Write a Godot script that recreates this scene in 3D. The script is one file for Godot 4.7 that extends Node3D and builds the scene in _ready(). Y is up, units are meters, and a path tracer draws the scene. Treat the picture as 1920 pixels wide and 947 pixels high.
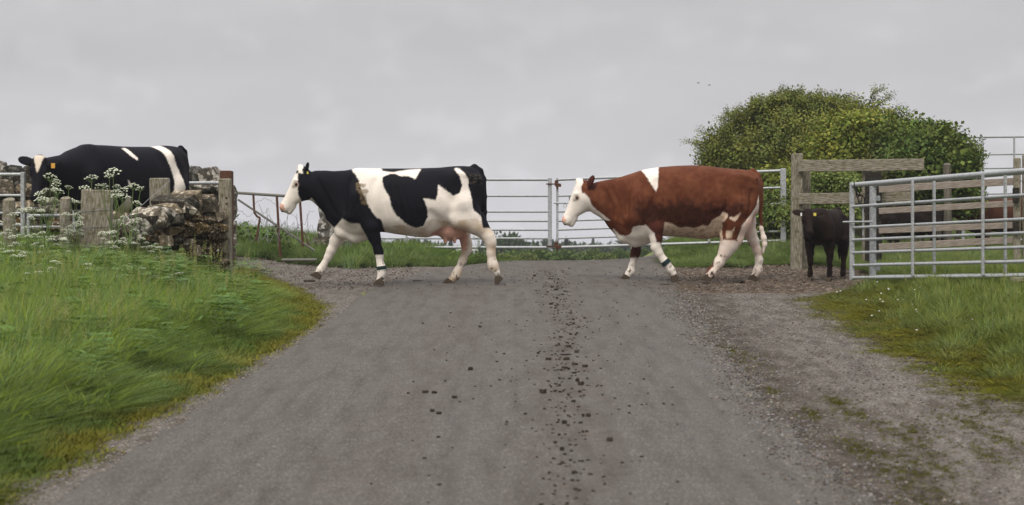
extends Node3D
# Cattle crossing a country lane on an overcast day. Camera at (0, 1.55, 0) looking along -z; "d" is the distance ahead (-z).

const EYE := 1.55
const F := 3800.0
var rng := RandomNumberGenerator.new()
var nz := FastNoiseLite.new()
var used := {}
var M := {}


func _ready() -> void:
	rng.seed = 4711
	nz.seed = 5
	nz.frequency = 1.0
	nz.noise_type = FastNoiseLite.TYPE_SIMPLEX
	# ---- camera
	var cam := Camera3D.new()
	cam.name = "camera"
	cam.position = Vector3(0, EYE, 0)
	var lens := CameraAttributesPhysical.new()
	lens.frustum_focal_length = 96.3
	lens.frustum_focus_distance = 25.5
	lens.exposure_aperture = 5.6
	lens.frustum_near = 0.1
	lens.frustum_far = 9000.0
	cam.attributes = lens
	cam.fov = 2.0 * rad_to_deg(atan(473.5 / F))
	cam.near = 0.1
	cam.far = 9000.0
	cam.current = true
	add_child(cam)
	# ---- sky, air, exposure
	var env := Environment.new()
	env.background_mode = Environment.BG_SKY
	var sky := Sky.new()
	var sm := PanoramaSkyMaterial.new()
	sm.panorama = overcast_sky()
	sky.sky_material = sm
	env.sky = sky
	env.background_energy_multiplier = 1.0
	env.tonemap_mode = Environment.TONE_MAPPER_LINEAR
	env.tonemap_exposure = 1.06
	env.sdfgi_enabled = true
	env.ssao_enabled = true
	env.ssil_enabled = true
	env.fog_enabled = true
	env.fog_density = 0.0005
	env.fog_light_color = Color(0.80, 0.81, 0.84)
	var we := WorldEnvironment.new()
	we.name = "world_environment"
	we.environment = env
	add_child(we)
	# ---- the veiled sun, high behind the camera
	var sun := DirectionalLight3D.new()
	sun.name = "sun"
	sun.light_energy = 0.72
	sun.light_angular_distance = 25.0
	sun.light_color = Color(1.0, 0.965, 0.92)
	sun.shadow_enabled = true
	sun.rotation_degrees = Vector3(-52, -24, 0)
	add_child(sun)
	make_materials()
	# ---- the place
	build_ground()
	build_walls()
	build_gates()
	build_fences()
	build_cattle()
	build_vegetation()
	build_far()
	build_litter()


# an even stratus sheet: paler at the horizon, the zenith brighter as under any overcast, with soft streaks of cloud
func overcast_sky() -> ImageTexture:
	var w := 2048
	var h := 1024
	var data := PackedFloat32Array()
	data.resize(w * h * 3)
	var n := FastNoiseLite.new()
	n.seed = 21
	n.frequency = 1.0
	n.fractal_octaves = 5
	n.fractal_gain = 0.5
	var half: int = h / 2
	for y in h:
		var el := (0.5 - (y + 0.5) / h) * PI
		var s := sin(el)
		for x in w:
			var k := (y * w + x) * 3
			if y >= half:
				data[k] = 0.20; data[k + 1] = 0.19; data[k + 2] = 0.18
				continue
			var az := (x + 0.5) / w * TAU
			var px := cos(az) * 4.2
			var pz := sin(az) * 4.2
			var base: float = 0.51 + 0.16 * exp(-s * 17.0) + 1.05 * smoothstep(0.10, 1.0, s)
			var c := n.get_noise_3d(px, s * 20.0, pz)
			var f := n.get_noise_3d(px * 3.1 + 7.0, s * 46.0, pz * 3.1)
			var puff := smoothstep(0.16, 0.34, n.get_noise_3d(px * 5.0, s * 42.0 + 30.0, pz * 5.0)) * exp(-s * 11.0)
			var v := base * (1.0 + 0.09 * c + 0.04 * f) + 0.09 * puff
			data[k] = v * 0.985
			data[k + 1] = v * 0.975
			data[k + 2] = v * 1.005
	return ImageTexture.create_from_image(Image.create_from_data(w, h, false, Image.FORMAT_RGBF, data.to_byte_array()))


# ================================================================ helpers

func pt(u: float, v: float, d: float) -> Vector3:   # a point of the place, d metres ahead, by its bearing
	return Vector3((u - 960.0) / F * d, EYE + (473.5 - v) / F * d, -d)


func numbered(called: String) -> String:
	if not used.has(called):
		used[called] = 0
		return called
	used[called] += 1
	return "%s_%03d" % [called, used[called]]


func tag(o: Node3D, label := "", category := "", group := "", kind := "") -> void:
	if label: o.set_meta("label", label)
	if category: o.set_meta("category", category)
	if group: o.set_meta("group", group)
	if kind: o.set_meta("kind", kind)


func thing(called: String, label: String, category: String, at := Vector3.ZERO, turn := 0.0, group := "") -> Node3D:
	var o := Node3D.new()
	o.name = numbered(called)
	o.position = at
	o.rotation.y = turn
	tag(o, label, category, group)
	add_child(o)
	return o


func mi(called: String, mesh: Mesh, mat: Material, parent: Node = null) -> MeshInstance3D:
	var o := MeshInstance3D.new()
	o.mesh = mesh
	o.material_override = mat
	if parent == null:
		o.name = numbered(called)
		add_child(o)
	else:
		o.name = called
		parent.add_child(o, true)
	return o


func multi(called: String, mesh: Mesh, mat: Material, xs: Array, cols: Array, parent: Node = null) -> MultiMeshInstance3D:
	var mm := MultiMesh.new()
	mm.transform_format = MultiMesh.TRANSFORM_3D
	mm.use_colors = cols.size() > 0
	mm.mesh = mesh
	mm.instance_count = xs.size()
	for i in xs.size():
		mm.set_instance_transform(i, xs[i])
		if cols.size() > 0:
			mm.set_instance_color(i, cols[i])
	var o := MultiMeshInstance3D.new()
	o.multimesh = mm
	o.material_override = mat
	if parent == null:
		o.name = numbered(called)
		add_child(o)
	else:
		o.name = called
		parent.add_child(o, true)
	return o


func jit(c: Color, by: float) -> Color:
	var k := 1.0 + rng.randf_range(-by, by)
	return Color(c.r * k * (1.0 + rng.randf_range(-by, by) * 0.4), c.g * k, c.b * k * (1.0 + rng.randf_range(-by, by) * 0.5))


class Geo:
	var v := PackedVector3Array()
	var n := PackedVector3Array()
	var c := PackedColorArray()
	var ix := PackedInt32Array()
	var col := Color.WHITE

	func vert(p: Vector3, nn: Vector3) -> int:
		v.append(p)
		n.append(nn)
		c.append(col)
		return v.size() - 1

	func face(a: int, b: int, d: int) -> void:   # wound so that its front agrees with the normals
		var g := (v[d] - v[a]).cross(v[b] - v[a])
		if g.dot(n[a] + n[b] + n[d]) < 0.0:
			ix.append_array(PackedInt32Array([a, d, b]))
		else:
			ix.append_array(PackedInt32Array([a, b, d]))

	func flat(a: Vector3, b: Vector3, d: Vector3, out: Vector3) -> void:   # a flat triangle that faces away from the point "out" is inside of
		var g := (d - a).cross(b - a).normalized()
		if g.dot((a + b + d) / 3.0 - out) < 0.0:
			g = -g
		face(vert(a, g), vert(b, g), vert(d, g))

	func quad(a: Vector3, b: Vector3, d: Vector3, e: Vector3, nn: Vector3) -> void:
		var i := vert(a, nn)
		var j := vert(b, nn)
		var k := vert(d, nn)
		var l := vert(e, nn)
		face(i, j, k)
		face(i, k, l)

	func tube(pts: Array, radii: Array, sides := 8, caps := true) -> void:
		var t0: Vector3 = (pts[1] - pts[0]).normalized()
		var x := t0.cross(Vector3.UP if absf(t0.y) < 0.9 else Vector3.RIGHT).normalized()
		var first := v.size()
		for i in pts.size():
			var t: Vector3 = (pts[mini(i + 1, pts.size() - 1)] - pts[maxi(i - 1, 0)]).normalized()
			x = (x - t * x.dot(t)).normalized()
			var y := t.cross(x)
			var r: float = radii[mini(i, radii.size() - 1)]
			for k in sides:
				var a := TAU * k / sides
				var o := x * cos(a) + y * sin(a)
				vert(pts[i] + o * r, o)
		for i in pts.size() - 1:
			for k in sides:
				var a := first + i * sides + k
				var b := first + i * sides + (k + 1) % sides
				face(a, b, b + sides)
				face(a, b + sides, a + sides)
		if caps:
			for e in [0, pts.size() - 1]:
				var nn: Vector3 = (pts[0] - pts[1]).normalized() if e == 0 else (pts[-1] - pts[-2]).normalized()
				var m := vert(pts[e], nn)
				var ring := v.size()
				for k in sides:
					vert(v[first + e * sides + k], nn)
				for k in sides:
					face(m, ring + k, ring + (k + 1) % sides)

	func box(t: Transform3D, s: Vector3, ch := 0.004) -> void:   # a box with chamfered edges
		var h := s / 2.0
		ch = minf(ch, minf(h.x, minf(h.y, h.z)) * 0.45)
		var k := Vector3(h.x - ch, h.y - ch, h.z - ch)
		for ax in 3:
			for sg in [-1.0, 1.0]:
				var e := Vector3.ZERO
				e[ax] = sg
				var u := (ax + 1) % 3
				var w := (ax + 2) % 3
				var q := []
				for st in [[-1, -1], [1, -1], [1, 1], [-1, 1]]:
					var p := Vector3.ZERO
					p[ax] = sg * h[ax]
					p[u] = st[0] * k[u]
					p[w] = st[1] * k[w]
					q.append(t * p)
				quad(q[0], q[1], q[2], q[3], (t.basis * e).normalized())
		for ax in 3:
			var u := (ax + 1) % 3
			var w := (ax + 2) % 3
			for a in [-1.0, 1.0]:
				for b in [-1.0, 1.0]:
					var q := []
					for st in [[-1, 0], [1, 0], [1, 1], [-1, 1]]:
						var p := Vector3.ZERO
						p[ax] = st[0] * k[ax]
						p[u] = a * (h[u] if st[1] == 0 else k[u])
						p[w] = b * (k[w] if st[1] == 0 else h[w])
						q.append(t * p)
					var e := Vector3.ZERO
					e[u] = a
					e[w] = b
					quad(q[0], q[1], q[2], q[3], (t.basis * e).normalized())
		for a in [-1.0, 1.0]:
			for b in [-1.0, 1.0]:
				for d in [-1.0, 1.0]:
					flat(t * Vector3(a * h.x, b * k.y, d * k.z), t * Vector3(a * k.x, b * h.y, d * k.z), t * Vector3(a * k.x, b * k.y, d * h.z), t.origin)

	func mesh() -> ArrayMesh:
		var arr := []
		arr.resize(Mesh.ARRAY_MAX)
		arr[Mesh.ARRAY_VERTEX] = v
		arr[Mesh.ARRAY_NORMAL] = n
		arr[Mesh.ARRAY_COLOR] = c
		arr[Mesh.ARRAY_INDEX] = ix
		var m := ArrayMesh.new()
		m.add_surface_from_arrays(Mesh.PRIMITIVE_TRIANGLES, arr)
		return m


func rod(a: Vector3, b: Vector3, r: float, sides := 10, r2 := -1.0) -> ArrayMesh:
	var g := Geo.new()
	g.tube([a, b], [r, r if r2 < 0 else r2], sides)
	return g.mesh()


func beam(a: Vector3, b: Vector3, wide: float, deep: float, ch := 0.004) -> ArrayMesh:   # a board or bar from a to b; "wide" is its height, "deep" its thickness
	var g := Geo.new()
	var x := (b - a).normalized()
	var z := x.cross(Vector3.UP).normalized() if absf(x.y) < 0.95 else x.cross(Vector3(0, 0, 1)).normalized()
	var y := z.cross(x).normalized()
	g.box(Transform3D(Basis(x, y, z), (a + b) / 2.0), Vector3(a.distance_to(b), wide, deep), ch)
	return g.mesh()


func noise_tex(kind: int, freq: float, oct: int, ramp: Array, size := 512, sd := 1, jitter := 1.0, ret := -1) -> ImageTexture:
	var n := FastNoiseLite.new()
	n.seed = sd
	n.noise_type = kind
	n.frequency = freq
	n.fractal_octaves = oct
	if oct <= 1:
		n.fractal_type = FastNoiseLite.FRACTAL_NONE
	n.cellular_jitter = jitter
	if ret >= 0:
		n.cellular_return_type = ret
	var im := n.get_seamless_image(size, size, false, false, 0.15, true)
	im.convert(Image.FORMAT_L8)
	var src := im.get_data()
	var lut := PackedByteArray()
	for i in 256:
		var t := i / 255.0
		var c: Color = ramp[-1][1]
		for k in ramp.size() - 1:
			if t <= ramp[k + 1][0]:
				c = (ramp[k][1] as Color).lerp(ramp[k + 1][1], clampf((t - ramp[k][0]) / (ramp[k + 1][0] - ramp[k][0]), 0, 1))
				break
		lut.append_array(PackedByteArray([int(clampf(c.r, 0, 1) * 255), int(clampf(c.g, 0, 1) * 255), int(clampf(c.b, 0, 1) * 255)]))
	var out := PackedByteArray()
	out.resize(size * size * 3)
	for i in size * size:
		var s := src[i] * 3
		out[i * 3] = lut[s]
		out[i * 3 + 1] = lut[s + 1]
		out[i * 3 + 2] = lut[s + 2]
	return ImageTexture.create_from_image(Image.create_from_data(size, size, false, Image.FORMAT_RGB8, out))


func lin(r: float, g: float, b: float) -> Color:
	return Color(r, g, b).linear_to_srgb()


func mat(c: Color, rough := 0.9, spec := 0.3) -> StandardMaterial3D:
	var m := StandardMaterial3D.new()
	m.albedo_color = c
	m.roughness = rough
	m.metallic_specular = spec
	return m


func textured(tex: Texture2D, scale: Vector3, rough := 0.9, world := false, bump: Texture2D = null, bump_cm := 0.3) -> StandardMaterial3D:
	var m := mat(Color.WHITE, rough)
	m.albedo_texture = tex
	m.uv1_triplanar = true
	m.uv1_world_triplanar = world
	m.uv1_scale = scale
	if bump:
		m.heightmap_enabled = true
		m.heightmap_texture = bump
		m.heightmap_scale = bump_cm
	return m


func overlay(m: StandardMaterial3D, tex: Texture2D, scale: Vector3, world := true) -> void:
	m.detail_enabled = true
	m.detail_albedo = tex
	m.detail_blend_mode = BaseMaterial3D.BLEND_MODE_MUL
	m.detail_uv_layer = BaseMaterial3D.DETAIL_UV_2
	m.uv2_triplanar = true
	m.uv2_world_triplanar = world
	m.uv2_scale = scale


func vertex_mat(rough := 0.9, spec := 0.3) -> StandardMaterial3D:
	var m := mat(Color.WHITE, rough, spec)
	m.vertex_color_use_as_albedo = true
	return m


func make_materials() -> void:
	var CE := FastNoiseLite.TYPE_CELLULAR
	var SX := FastNoiseLite.TYPE_SIMPLEX
	var VA := FastNoiseLite.RETURN_CELL_VALUE
	var grain := noise_tex(CE, 0.07, 1, [[0.0, Color(0, 0, 0)], [1.0, Color(1, 1, 1)]], 1024, 3)
	var mottle := noise_tex(SX, 0.012, 5, [[0.0, Color(0.62, 0.60, 0.58)], [0.45, Color(0.92, 0.91, 0.90)], [1.0, Color(1, 1, 1)]], 1024, 9)
	# worn asphalt: pale and dark chippings in a grey-brown binder
	var chips := noise_tex(CE, 0.085, 1, [[0.0, lin(0.052, 0.046, 0.039)], [0.3, lin(0.074, 0.066, 0.057)], [0.65, lin(0.098, 0.089, 0.078)], [0.9, lin(0.130, 0.119, 0.106)], [1.0, lin(0.24, 0.225, 0.205)]], 1024, 5, 1.0, VA)
	M.asphalt = textured(chips, Vector3(1.5, 1.5, 1.5), 0.85, true, grain, 0.25)
	M.asphalt.metallic_specular = 0.4
	M.asphalt.vertex_color_use_as_albedo = true
	overlay(M.asphalt, noise_tex(SX, 0.012, 5, [[0.0, Color(0.84, 0.82, 0.80)], [0.5, Color(0.95, 0.945, 0.94)], [1.0, Color(1, 1, 1)]], 512, 10), Vector3(0.7, 0.7, 0.08))
	var stones := noise_tex(CE, 0.055, 1, [[0.0, lin(0.070, 0.062, 0.053)], [0.3, lin(0.115, 0.104, 0.094)], [0.65, lin(0.155, 0.144, 0.133)], [0.9, lin(0.22, 0.208, 0.195)], [1.0, lin(0.38, 0.365, 0.345)]], 1024, 6, 1.0, VA)
	M.gravel = textured(stones, Vector3(1.5, 1.5, 1.5), 0.95, true, grain, 0.6)
	M.gravel.vertex_color_use_as_albedo = true
	overlay(M.gravel, noise_tex(SX, 0.02, 5, [[0.0, Color(0.70, 0.65, 0.60)], [0.42, Color(0.88, 0.86, 0.84)], [0.7, Color(0.95, 0.93, 0.9)], [1.0, Color(1, 1, 1)]], 512, 31), Vector3(0.35, 0.35, 0.10))
	var mudc := noise_tex(CE, 0.05, 1, [[0.0, lin(0.072, 0.058, 0.044)], [0.6, lin(0.145, 0.120, 0.095)], [0.92, lin(0.23, 0.20, 0.168)], [1.0, lin(0.36, 0.33, 0.29)]], 1024, 8, 1.0, VA)
	M.mud = textured(mudc, Vector3(0.6, 0.6, 0.6), 0.85, true, noise_tex(SX, 0.03, 5, [[0.0, Color.BLACK], [1.0, Color.WHITE]], 1024, 14), 4.0)
	overlay(M.mud, noise_tex(SX, 0.02, 5, [[0.0, Color(0.55, 0.47, 0.40)], [0.5, Color(0.85, 0.8, 0.75)], [1.0, Color(1, 1, 1)]], 1024, 33), Vector3(0.3, 0.3, 0.3))
	M.soil = textured(noise_tex(SX, 0.03, 5, [[0.0, lin(0.085, 0.095, 0.028)], [0.5, lin(0.13, 0.155, 0.045)], [1.0, lin(0.20, 0.19, 0.08)]], 1024, 12), Vector3(0.5, 0.5, 0.5), 0.95, true, grain, 1.0)
	M.field = textured(noise_tex(SX, 0.02, 4, [[0.0, lin(0.05, 0.09, 0.025)], [1.0, lin(0.10, 0.14, 0.04)]], 512, 13), Vector3(0.02, 0.02, 0.02), 0.95, true)
	# galvanised steel
	M.steel = textured(noise_tex(SX, 0.02, 5, [[0.0, lin(0.24, 0.253, 0.258)], [0.5, lin(0.37, 0.387, 0.395)], [1.0, lin(0.50, 0.518, 0.525)]], 512, 15), Vector3(2.2, 2.2, 2.2), 0.52, false)
	M.steel.metallic = 0.35
	M.rust = textured(noise_tex(SX, 0.03, 5, [[0.0, lin(0.045, 0.022, 0.014)], [0.55, lin(0.095, 0.042, 0.026)], [1.0, lin(0.17, 0.10, 0.07)]], 512, 16), Vector3(4, 4, 4), 0.9)
	M.old_paint = textured(noise_tex(SX, 0.03, 5, [[0.0, lin(0.10, 0.07, 0.05)], [0.45, lin(0.15, 0.15, 0.13)], [1.0, lin(0.26, 0.26, 0.24)]], 512, 17), Vector3(4, 4, 4), 0.85)
	M.wire = mat(lin(0.22, 0.22, 0.22), 0.6)
	M.black_twine = mat(lin(0.02, 0.02, 0.022), 0.8)
	# weathered timber: grain along x (boards) and along y (posts)
	var wood := noise_tex(SX, 0.02, 5, [[0.0, lin(0.09, 0.076, 0.06)], [0.4, lin(0.225, 0.20, 0.165)], [0.7, lin(0.32, 0.292, 0.25)], [1.0, lin(0.44, 0.41, 0.365)]], 512, 18)
	var woodh := noise_tex(SX, 0.02, 5, [[0.0, Color.BLACK], [1.0, Color.WHITE]], 512, 18)
	var algae := noise_tex(SX, 0.02, 4, [[0.0, Color(0.66, 0.68, 0.54)], [0.4, Color(0.92, 0.92, 0.87)], [1.0, Color(1, 1, 1)]], 512, 28)
	M.board = textured(wood, Vector3(0.5, 7, 7), 0.92, false, woodh, 0.5)
	overlay(M.board, algae, Vector3(0.9, 0.9, 0.9))
	M.post = textured(wood, Vector3(7, 0.5, 7), 0.92, false, woodh, 0.5)
	overlay(M.post, algae, Vector3(0.9, 0.9, 0.9))
	M.new_board = textured(noise_tex(SX, 0.02, 5, [[0.0, lin(0.14, 0.108, 0.085)], [0.5, lin(0.25, 0.212, 0.178)], [1.0, lin(0.36, 0.325, 0.285)]], 512, 19), Vector3(0.5, 7, 7), 0.9, false, woodh, 0.3)
	M.sleeper = textured(noise_tex(SX, 0.03, 5, [[0.0, lin(0.010, 0.009, 0.008)], [0.6, lin(0.026, 0.023, 0.019)], [0.85, lin(0.06, 0.055, 0.045)], [1.0, lin(0.22, 0.23, 0.21)]], 512, 20), Vector3(3, 1.2, 3), 0.95, false, woodh, 0.6)
	# field stone, with blots of white lichen and cushions of moss
	var st := noise_tex(SX, 0.010, 3, [[0.0, lin(0.05, 0.044, 0.033)], [0.45, lin(0.115, 0.102, 0.078)], [0.74, lin(0.18, 0.162, 0.125)], [0.77, lin(0.46, 0.45, 0.41)], [1.0, lin(0.6, 0.59, 0.55)]], 1024, 22)
	var stoneh := noise_tex(SX, 0.02, 3, [[0.0, Color.BLACK], [1.0, Color.WHITE]], 512, 29)
	M.stone = textured(st, Vector3(1.0, 1.0, 1.0), 0.95, true, stoneh, 0.8)
	overlay(M.stone, mottle, Vector3(2.3, 2.3, 2.3))
	M.stone_lichen = textured(noise_tex(SX, 0.009, 3, [[0.0, lin(0.045, 0.042, 0.036)], [0.58, lin(0.11, 0.103, 0.088)], [0.62, lin(0.48, 0.48, 0.45)], [1.0, lin(0.66, 0.66, 0.63)]], 1024, 23), Vector3(0.8, 0.8, 0.8), 0.95, true, stoneh, 0.8)
	overlay(M.stone_lichen, mottle, Vector3(2.3, 2.3, 2.3))
	M.stone_moss = textured(noise_tex(SX, 0.010, 3, [[0.0, lin(0.016, 0.013, 0.008)], [0.35, lin(0.035, 0.024, 0.011)], [0.5, lin(0.065, 0.042, 0.012)], [0.76, lin(0.085, 0.075, 0.05)], [0.79, lin(0.42, 0.40, 0.36)], [1.0, lin(0.55, 0.53, 0.49)]], 1024, 24), Vector3(1.6, 1.6, 1.6), 1.0, true, stoneh, 0.9)
	for base in ["stone", "stone_lichen", "stone_moss"]:   # stones differ in tone and in where the lichen sits
		var kinds := []
		for k in 5:
			var m: StandardMaterial3D = M[base].duplicate()
			var v: float = [0.62, 0.8, 1.0, 0.9, 1.25][k]
			m.albedo_color = Color(v, v * [1.0, 0.97, 0.98, 0.93, 0.97][k], v * [0.97, 0.9, 0.95, 0.82, 0.92][k])
			m.uv1_offset = Vector3(k * 0.37, k * 0.61, k * 0.23)
			kinds.append(m)
		M[base + "_kinds"] = kinds
	# living things
	M.grass = vertex_mat(0.75, 0.25)
	M.grass.backlight_enabled = true
	M.grass.backlight = Color(1.0, 1.0, 0.65)
	M.leaf = vertex_mat(0.7, 0.3)
	M.leaf.backlight_enabled = true
	M.leaf.backlight = Color(0.6, 0.6, 0.35)
	M.far_leaf = vertex_mat(0.9, 0.2)
	M.parsley_leaf = vertex_mat(0.75, 0.25)
	M.parsley_leaf.albedo_color = lin(0.12, 0.19, 0.055)
	M.parsley_leaf.backlight_enabled = true
	M.parsley_leaf.backlight = Color(0.4, 0.4, 0.25)
	M.old_post = textured(noise_tex(SX, 0.02, 5, [[0.0, lin(0.05, 0.045, 0.035)], [0.6, lin(0.13, 0.115, 0.09)], [1.0, lin(0.24, 0.22, 0.19)]], 256, 58), Vector3(7, 0.5, 7), 0.95)
	M.petal = vertex_mat(0.8, 0.2)
	M.petal.backlight_enabled = true
	M.petal.backlight = Color(0.4, 0.4, 0.4)
	M.bark = textured(noise_tex(SX, 0.03, 5, [[0.0, lin(0.04, 0.034, 0.026)], [1.0, lin(0.14, 0.12, 0.10)]], 512, 25), Vector3(3, 1, 3), 0.95, false, woodh, 0.8)
	M.coat = vertex_mat(0.66, 0.22)
	M.coat.heightmap_enabled = true
	M.coat.heightmap_texture = noise_tex(SX, 0.03, 5, [[0.0, Color.BLACK], [1.0, Color.WHITE]], 512, 40)
	M.coat.heightmap_scale = 0.5
	M.coat.uv1_triplanar = true
	M.coat.uv1_scale = Vector3(5, 3, 5)
	M.coat_dark = M.coat
	M.hoof = textured(noise_tex(SX, 0.04, 4, [[0.0, lin(0.025, 0.020, 0.014)], [0.6, lin(0.07, 0.052, 0.035)], [1.0, lin(0.18, 0.14, 0.10)]], 256, 41), Vector3(6, 6, 6), 0.8)
	M.eye = mat(lin(0.012, 0.008, 0.006), 0.12, 0.6)
	M.nostril = mat(lin(0.06, 0.02, 0.015), 0.5)
	M.orange_tag = mat(lin(0.62, 0.33, 0.06), 0.5)
	M.yellow_tag = mat(lin(0.60, 0.52, 0.10), 0.5)
	M.white_tag = mat(lin(0.75, 0.75, 0.75), 0.5)
	M.strap = mat(lin(0.010, 0.030, 0.030), 0.7)
	M.clod = textured(noise_tex(SX, 0.04, 4, [[0.0, lin(0.018, 0.014, 0.009)], [1.0, lin(0.055, 0.043, 0.030)]], 256, 42), Vector3(4, 4, 4), 0.8)
	M.feather = mat(lin(0.05, 0.05, 0.055), 0.8)


# ================================================================ the lie of the land

func lane(d: float) -> float:   # height of the lane: a steady climb that rounds over at the gates and falls gently away
	if d < 28.3:
		return 0.0458 * d
	var e := minf(d - 28.3, 6.2)
	var h := 0.0458 * 28.3 + 0.0458 * e - 0.0055 * e * e
	if d > 34.5:
		h -= 0.0224 * (minf(d, 220.0) - 34.5)
	return h


func hgt(x: float, d: float) -> float:
	var h := lane(d)
	h += smoothstep(2.2, 5.2, -x) * (0.20 + 0.02 * smoothstep(22.0, 27.0, d)) * smoothstep(70.0, 34.0, d)
	h += smoothstep(2.9, 5.6, x) * 0.16 * smoothstep(30.0, 23.0, d)
	h += 0.45 * exp(-pow((x - 4.2) / 1.45, 2.0)) * smoothstep(29.0, 33.0, d) * smoothstep(60.0, 36.0, d)
	h += 1.45 * smoothstep(35.0, 47.0, d) * smoothstep(2.5, 6.0, x) * smoothstep(120.0, 60.0, d)
	h += 0.16 * smoothstep(-0.6, -3.5, x) * smoothstep(29.0, 31.5, d) * smoothstep(70.0, 40.0, d)
	var off := smoothstep(2.0, 4.0, absf(x))
	h += off * 0.06 * nz.get_noise_2d(x * 0.4, d * 0.4)
	h -= 0.03 * pow(clampf(x / 1.8, -1.2, 1.2), 2.0) * smoothstep(34.0, 28.0, d)
	h += 16.0 * smoothstep(1100.0, 3000.0, d) * (1.0 + 0.25 * nz.get_noise_2d(x * 0.002, d * 0.001))
	return h


func at(x: float, d: float, up := 0.0) -> Vector3:
	return Vector3(x, hgt(x, d) + up, -d)


func curve(k: Array, t: float) -> float:   # through pairs [t, value]
	if t <= k[0][0]: return k[0][1]
	for i in k.size() - 1:
		if t <= k[i + 1][0]:
			return lerpf(k[i][1], k[i + 1][1], (t - k[i][0]) / (k[i + 1][0] - k[i][0]))
	return k[-1][1]


const ROAD_L := [[3.0, -2.45], [9.0, -2.16], [13.4, -1.97], [19.0, -1.80], [24.5, -1.74], [27.5, -1.3], [31.0, -0.25], [36.0, 0.3], [60.0, 2.5]]
const ROAD_R := [[3.0, 1.55], [9.1, 1.64], [13.4, 1.66], [17.3, 1.78], [21.5, 1.88], [24.0, 1.98], [27.0, 2.25], [31.0, 2.35], [36.0, 2.9], [60.0, 5.0]]
const VERGE_L := [[3.0, -2.75], [9.2, -2.33], [10.3, -2.22], [14.0, -2.02], [16.8, -1.90], [19.6, -1.86], [21.4, -1.92], [22.6, -2.14], [24.0, -2.45], [25.6, -2.85], [27.0, -3.4], [28.0, -4.2]]
const VERGE_R := [[3.0, 4.6], [9.0, 3.9], [12.65, 3.22], [13.8, 3.06], [15.5, 3.0], [18.4, 3.1], [21.0, 3.15], [22.6, 3.25], [23.6, 3.55], [24.2, 4.3]]


func road_l(d: float) -> float:
	return curve(ROAD_L, d) + 0.05 * nz.get_noise_2d(d * 1.3, 3.0) + 0.03 * nz.get_noise_2d(d * 5.0, 8.0)


func road_r(d: float) -> float:
	return curve(ROAD_R, d) + 0.09 * nz.get_noise_2d(d * 0.7, 33.0) + 0.07 * nz.get_noise_2d(d * 2.6, 38.0) + 0.05 * nz.get_noise_2d(d * 7.0, 48.0)


func verge_l(d: float) -> float:
	return curve(VERGE_L, d) + 0.10 * nz.get_noise_2d(d * 0.9, 53.0) + 0.05 * nz.get_noise_2d(d * 3.5, 58.0)


func verge_r(d: float) -> float:
	return curve(VERGE_R, d) + 0.12 * nz.get_noise_2d(d * 0.9, 73.0) + 0.07 * nz.get_noise_2d(d * 3.5, 78.0)


func sheet(called: String, d0: float, d1: float, step: float, l: Callable, r: Callable, cols: int, up: float, m: Material, rough := 0.0, stain := false) -> void:
	var g := Geo.new()
	var rows := int((d1 - d0) / step) + 1
	for i in rows:
		var d := d0 + i * step
		var a: float = l.call(d)
		var b: float = r.call(d)
		for j in cols + 1:
			var x := lerpf(a, b, float(j) / cols)
			var edge := 0.05 if j == 0 or j == cols or i == 0 or i == rows - 1 else 0.0
			var e := up - edge
			if rough > 0.0 and edge == 0.0:
				e += rough * (nz.get_noise_2d(x * 2.2, d * 2.2) + 0.6 * nz.get_noise_2d(x * 5.5 + 9.0, d * 5.5))
			if stain:   # mud carried along the lane by hooves and wheels
				var line := curve([[9.0, 0.28], [13.0, 0.36], [19.0, 0.50], [28.0, 0.55]], d)
				var m2 := maxf(exp(-pow((x - line) / 0.30, 2.0)), 0.7 * exp(-pow((x - line + 1.0) / 0.26, 2.0))) * clampf(0.55 + 0.9 * nz.get_noise_2d(x * 3.0, d * 1.1) + 0.5 * nz.get_noise_2d(x * 9.0, d * 5.0), 0, 1)
				m2 = maxf(m2, smoothstep(22.5, 25.0, d) * clampf(0.35 + 0.8 * nz.get_noise_2d(x * 2.0 + 5.0, d * 2.0) + 0.5 * nz.get_noise_2d(x * 9.0, d * 9.0), 0, 1))
				g.col = Color.WHITE.lerp(Color(0.70, 0.60, 0.50), clampf(m2, 0, 1) * 0.7)
				var wear := 1.0 + 0.16 * nz.get_noise_2d(x * 14.0, d * 7.0) + 0.12 * nz.get_noise_2d(x * 4.0, d * 1.2 + 50.0)
				g.col = Color(g.col.r * wear, g.col.g * wear, g.col.b * wear)
			elif called == "gravel_shoulder":   # dirt and trodden mud along the broken edge of the asphalt
				var gut := smoothstep(0.80, 0.08, x - road_r(d)) * clampf(0.8 + 0.9 * nz.get_noise_2d(x * 4.0, d * 1.5), 0, 1)
				g.col = Color.WHITE.lerp(Color(0.46, 0.41, 0.35), gut)
			g.vert(at(x, d, e), Vector3.UP)
	for i in rows - 1:
		for j in cols:
			var k := i * (cols + 1) + j
			g.face(k, k + 1, k + cols + 2)
			g.face(k, k + cols + 2, k + cols + 1)
	smooth(g)
	tag(mi(called, g.mesh(), m), "", "", "", "structure")


func smooth(g: Geo) -> void:
	var n := PackedVector3Array()
	n.resize(g.v.size())
	for t in g.ix.size() / 3:
		var a := g.ix[t * 3]
		var b := g.ix[t * 3 + 1]
		var c := g.ix[t * 3 + 2]
		var f := (g.v[c] - g.v[a]).cross(g.v[b] - g.v[a])
		n[a] += f
		n[b] += f
		n[c] += f
	for i in n.size():
		n[i] = n[i].normalized()
	g.n = n


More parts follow.
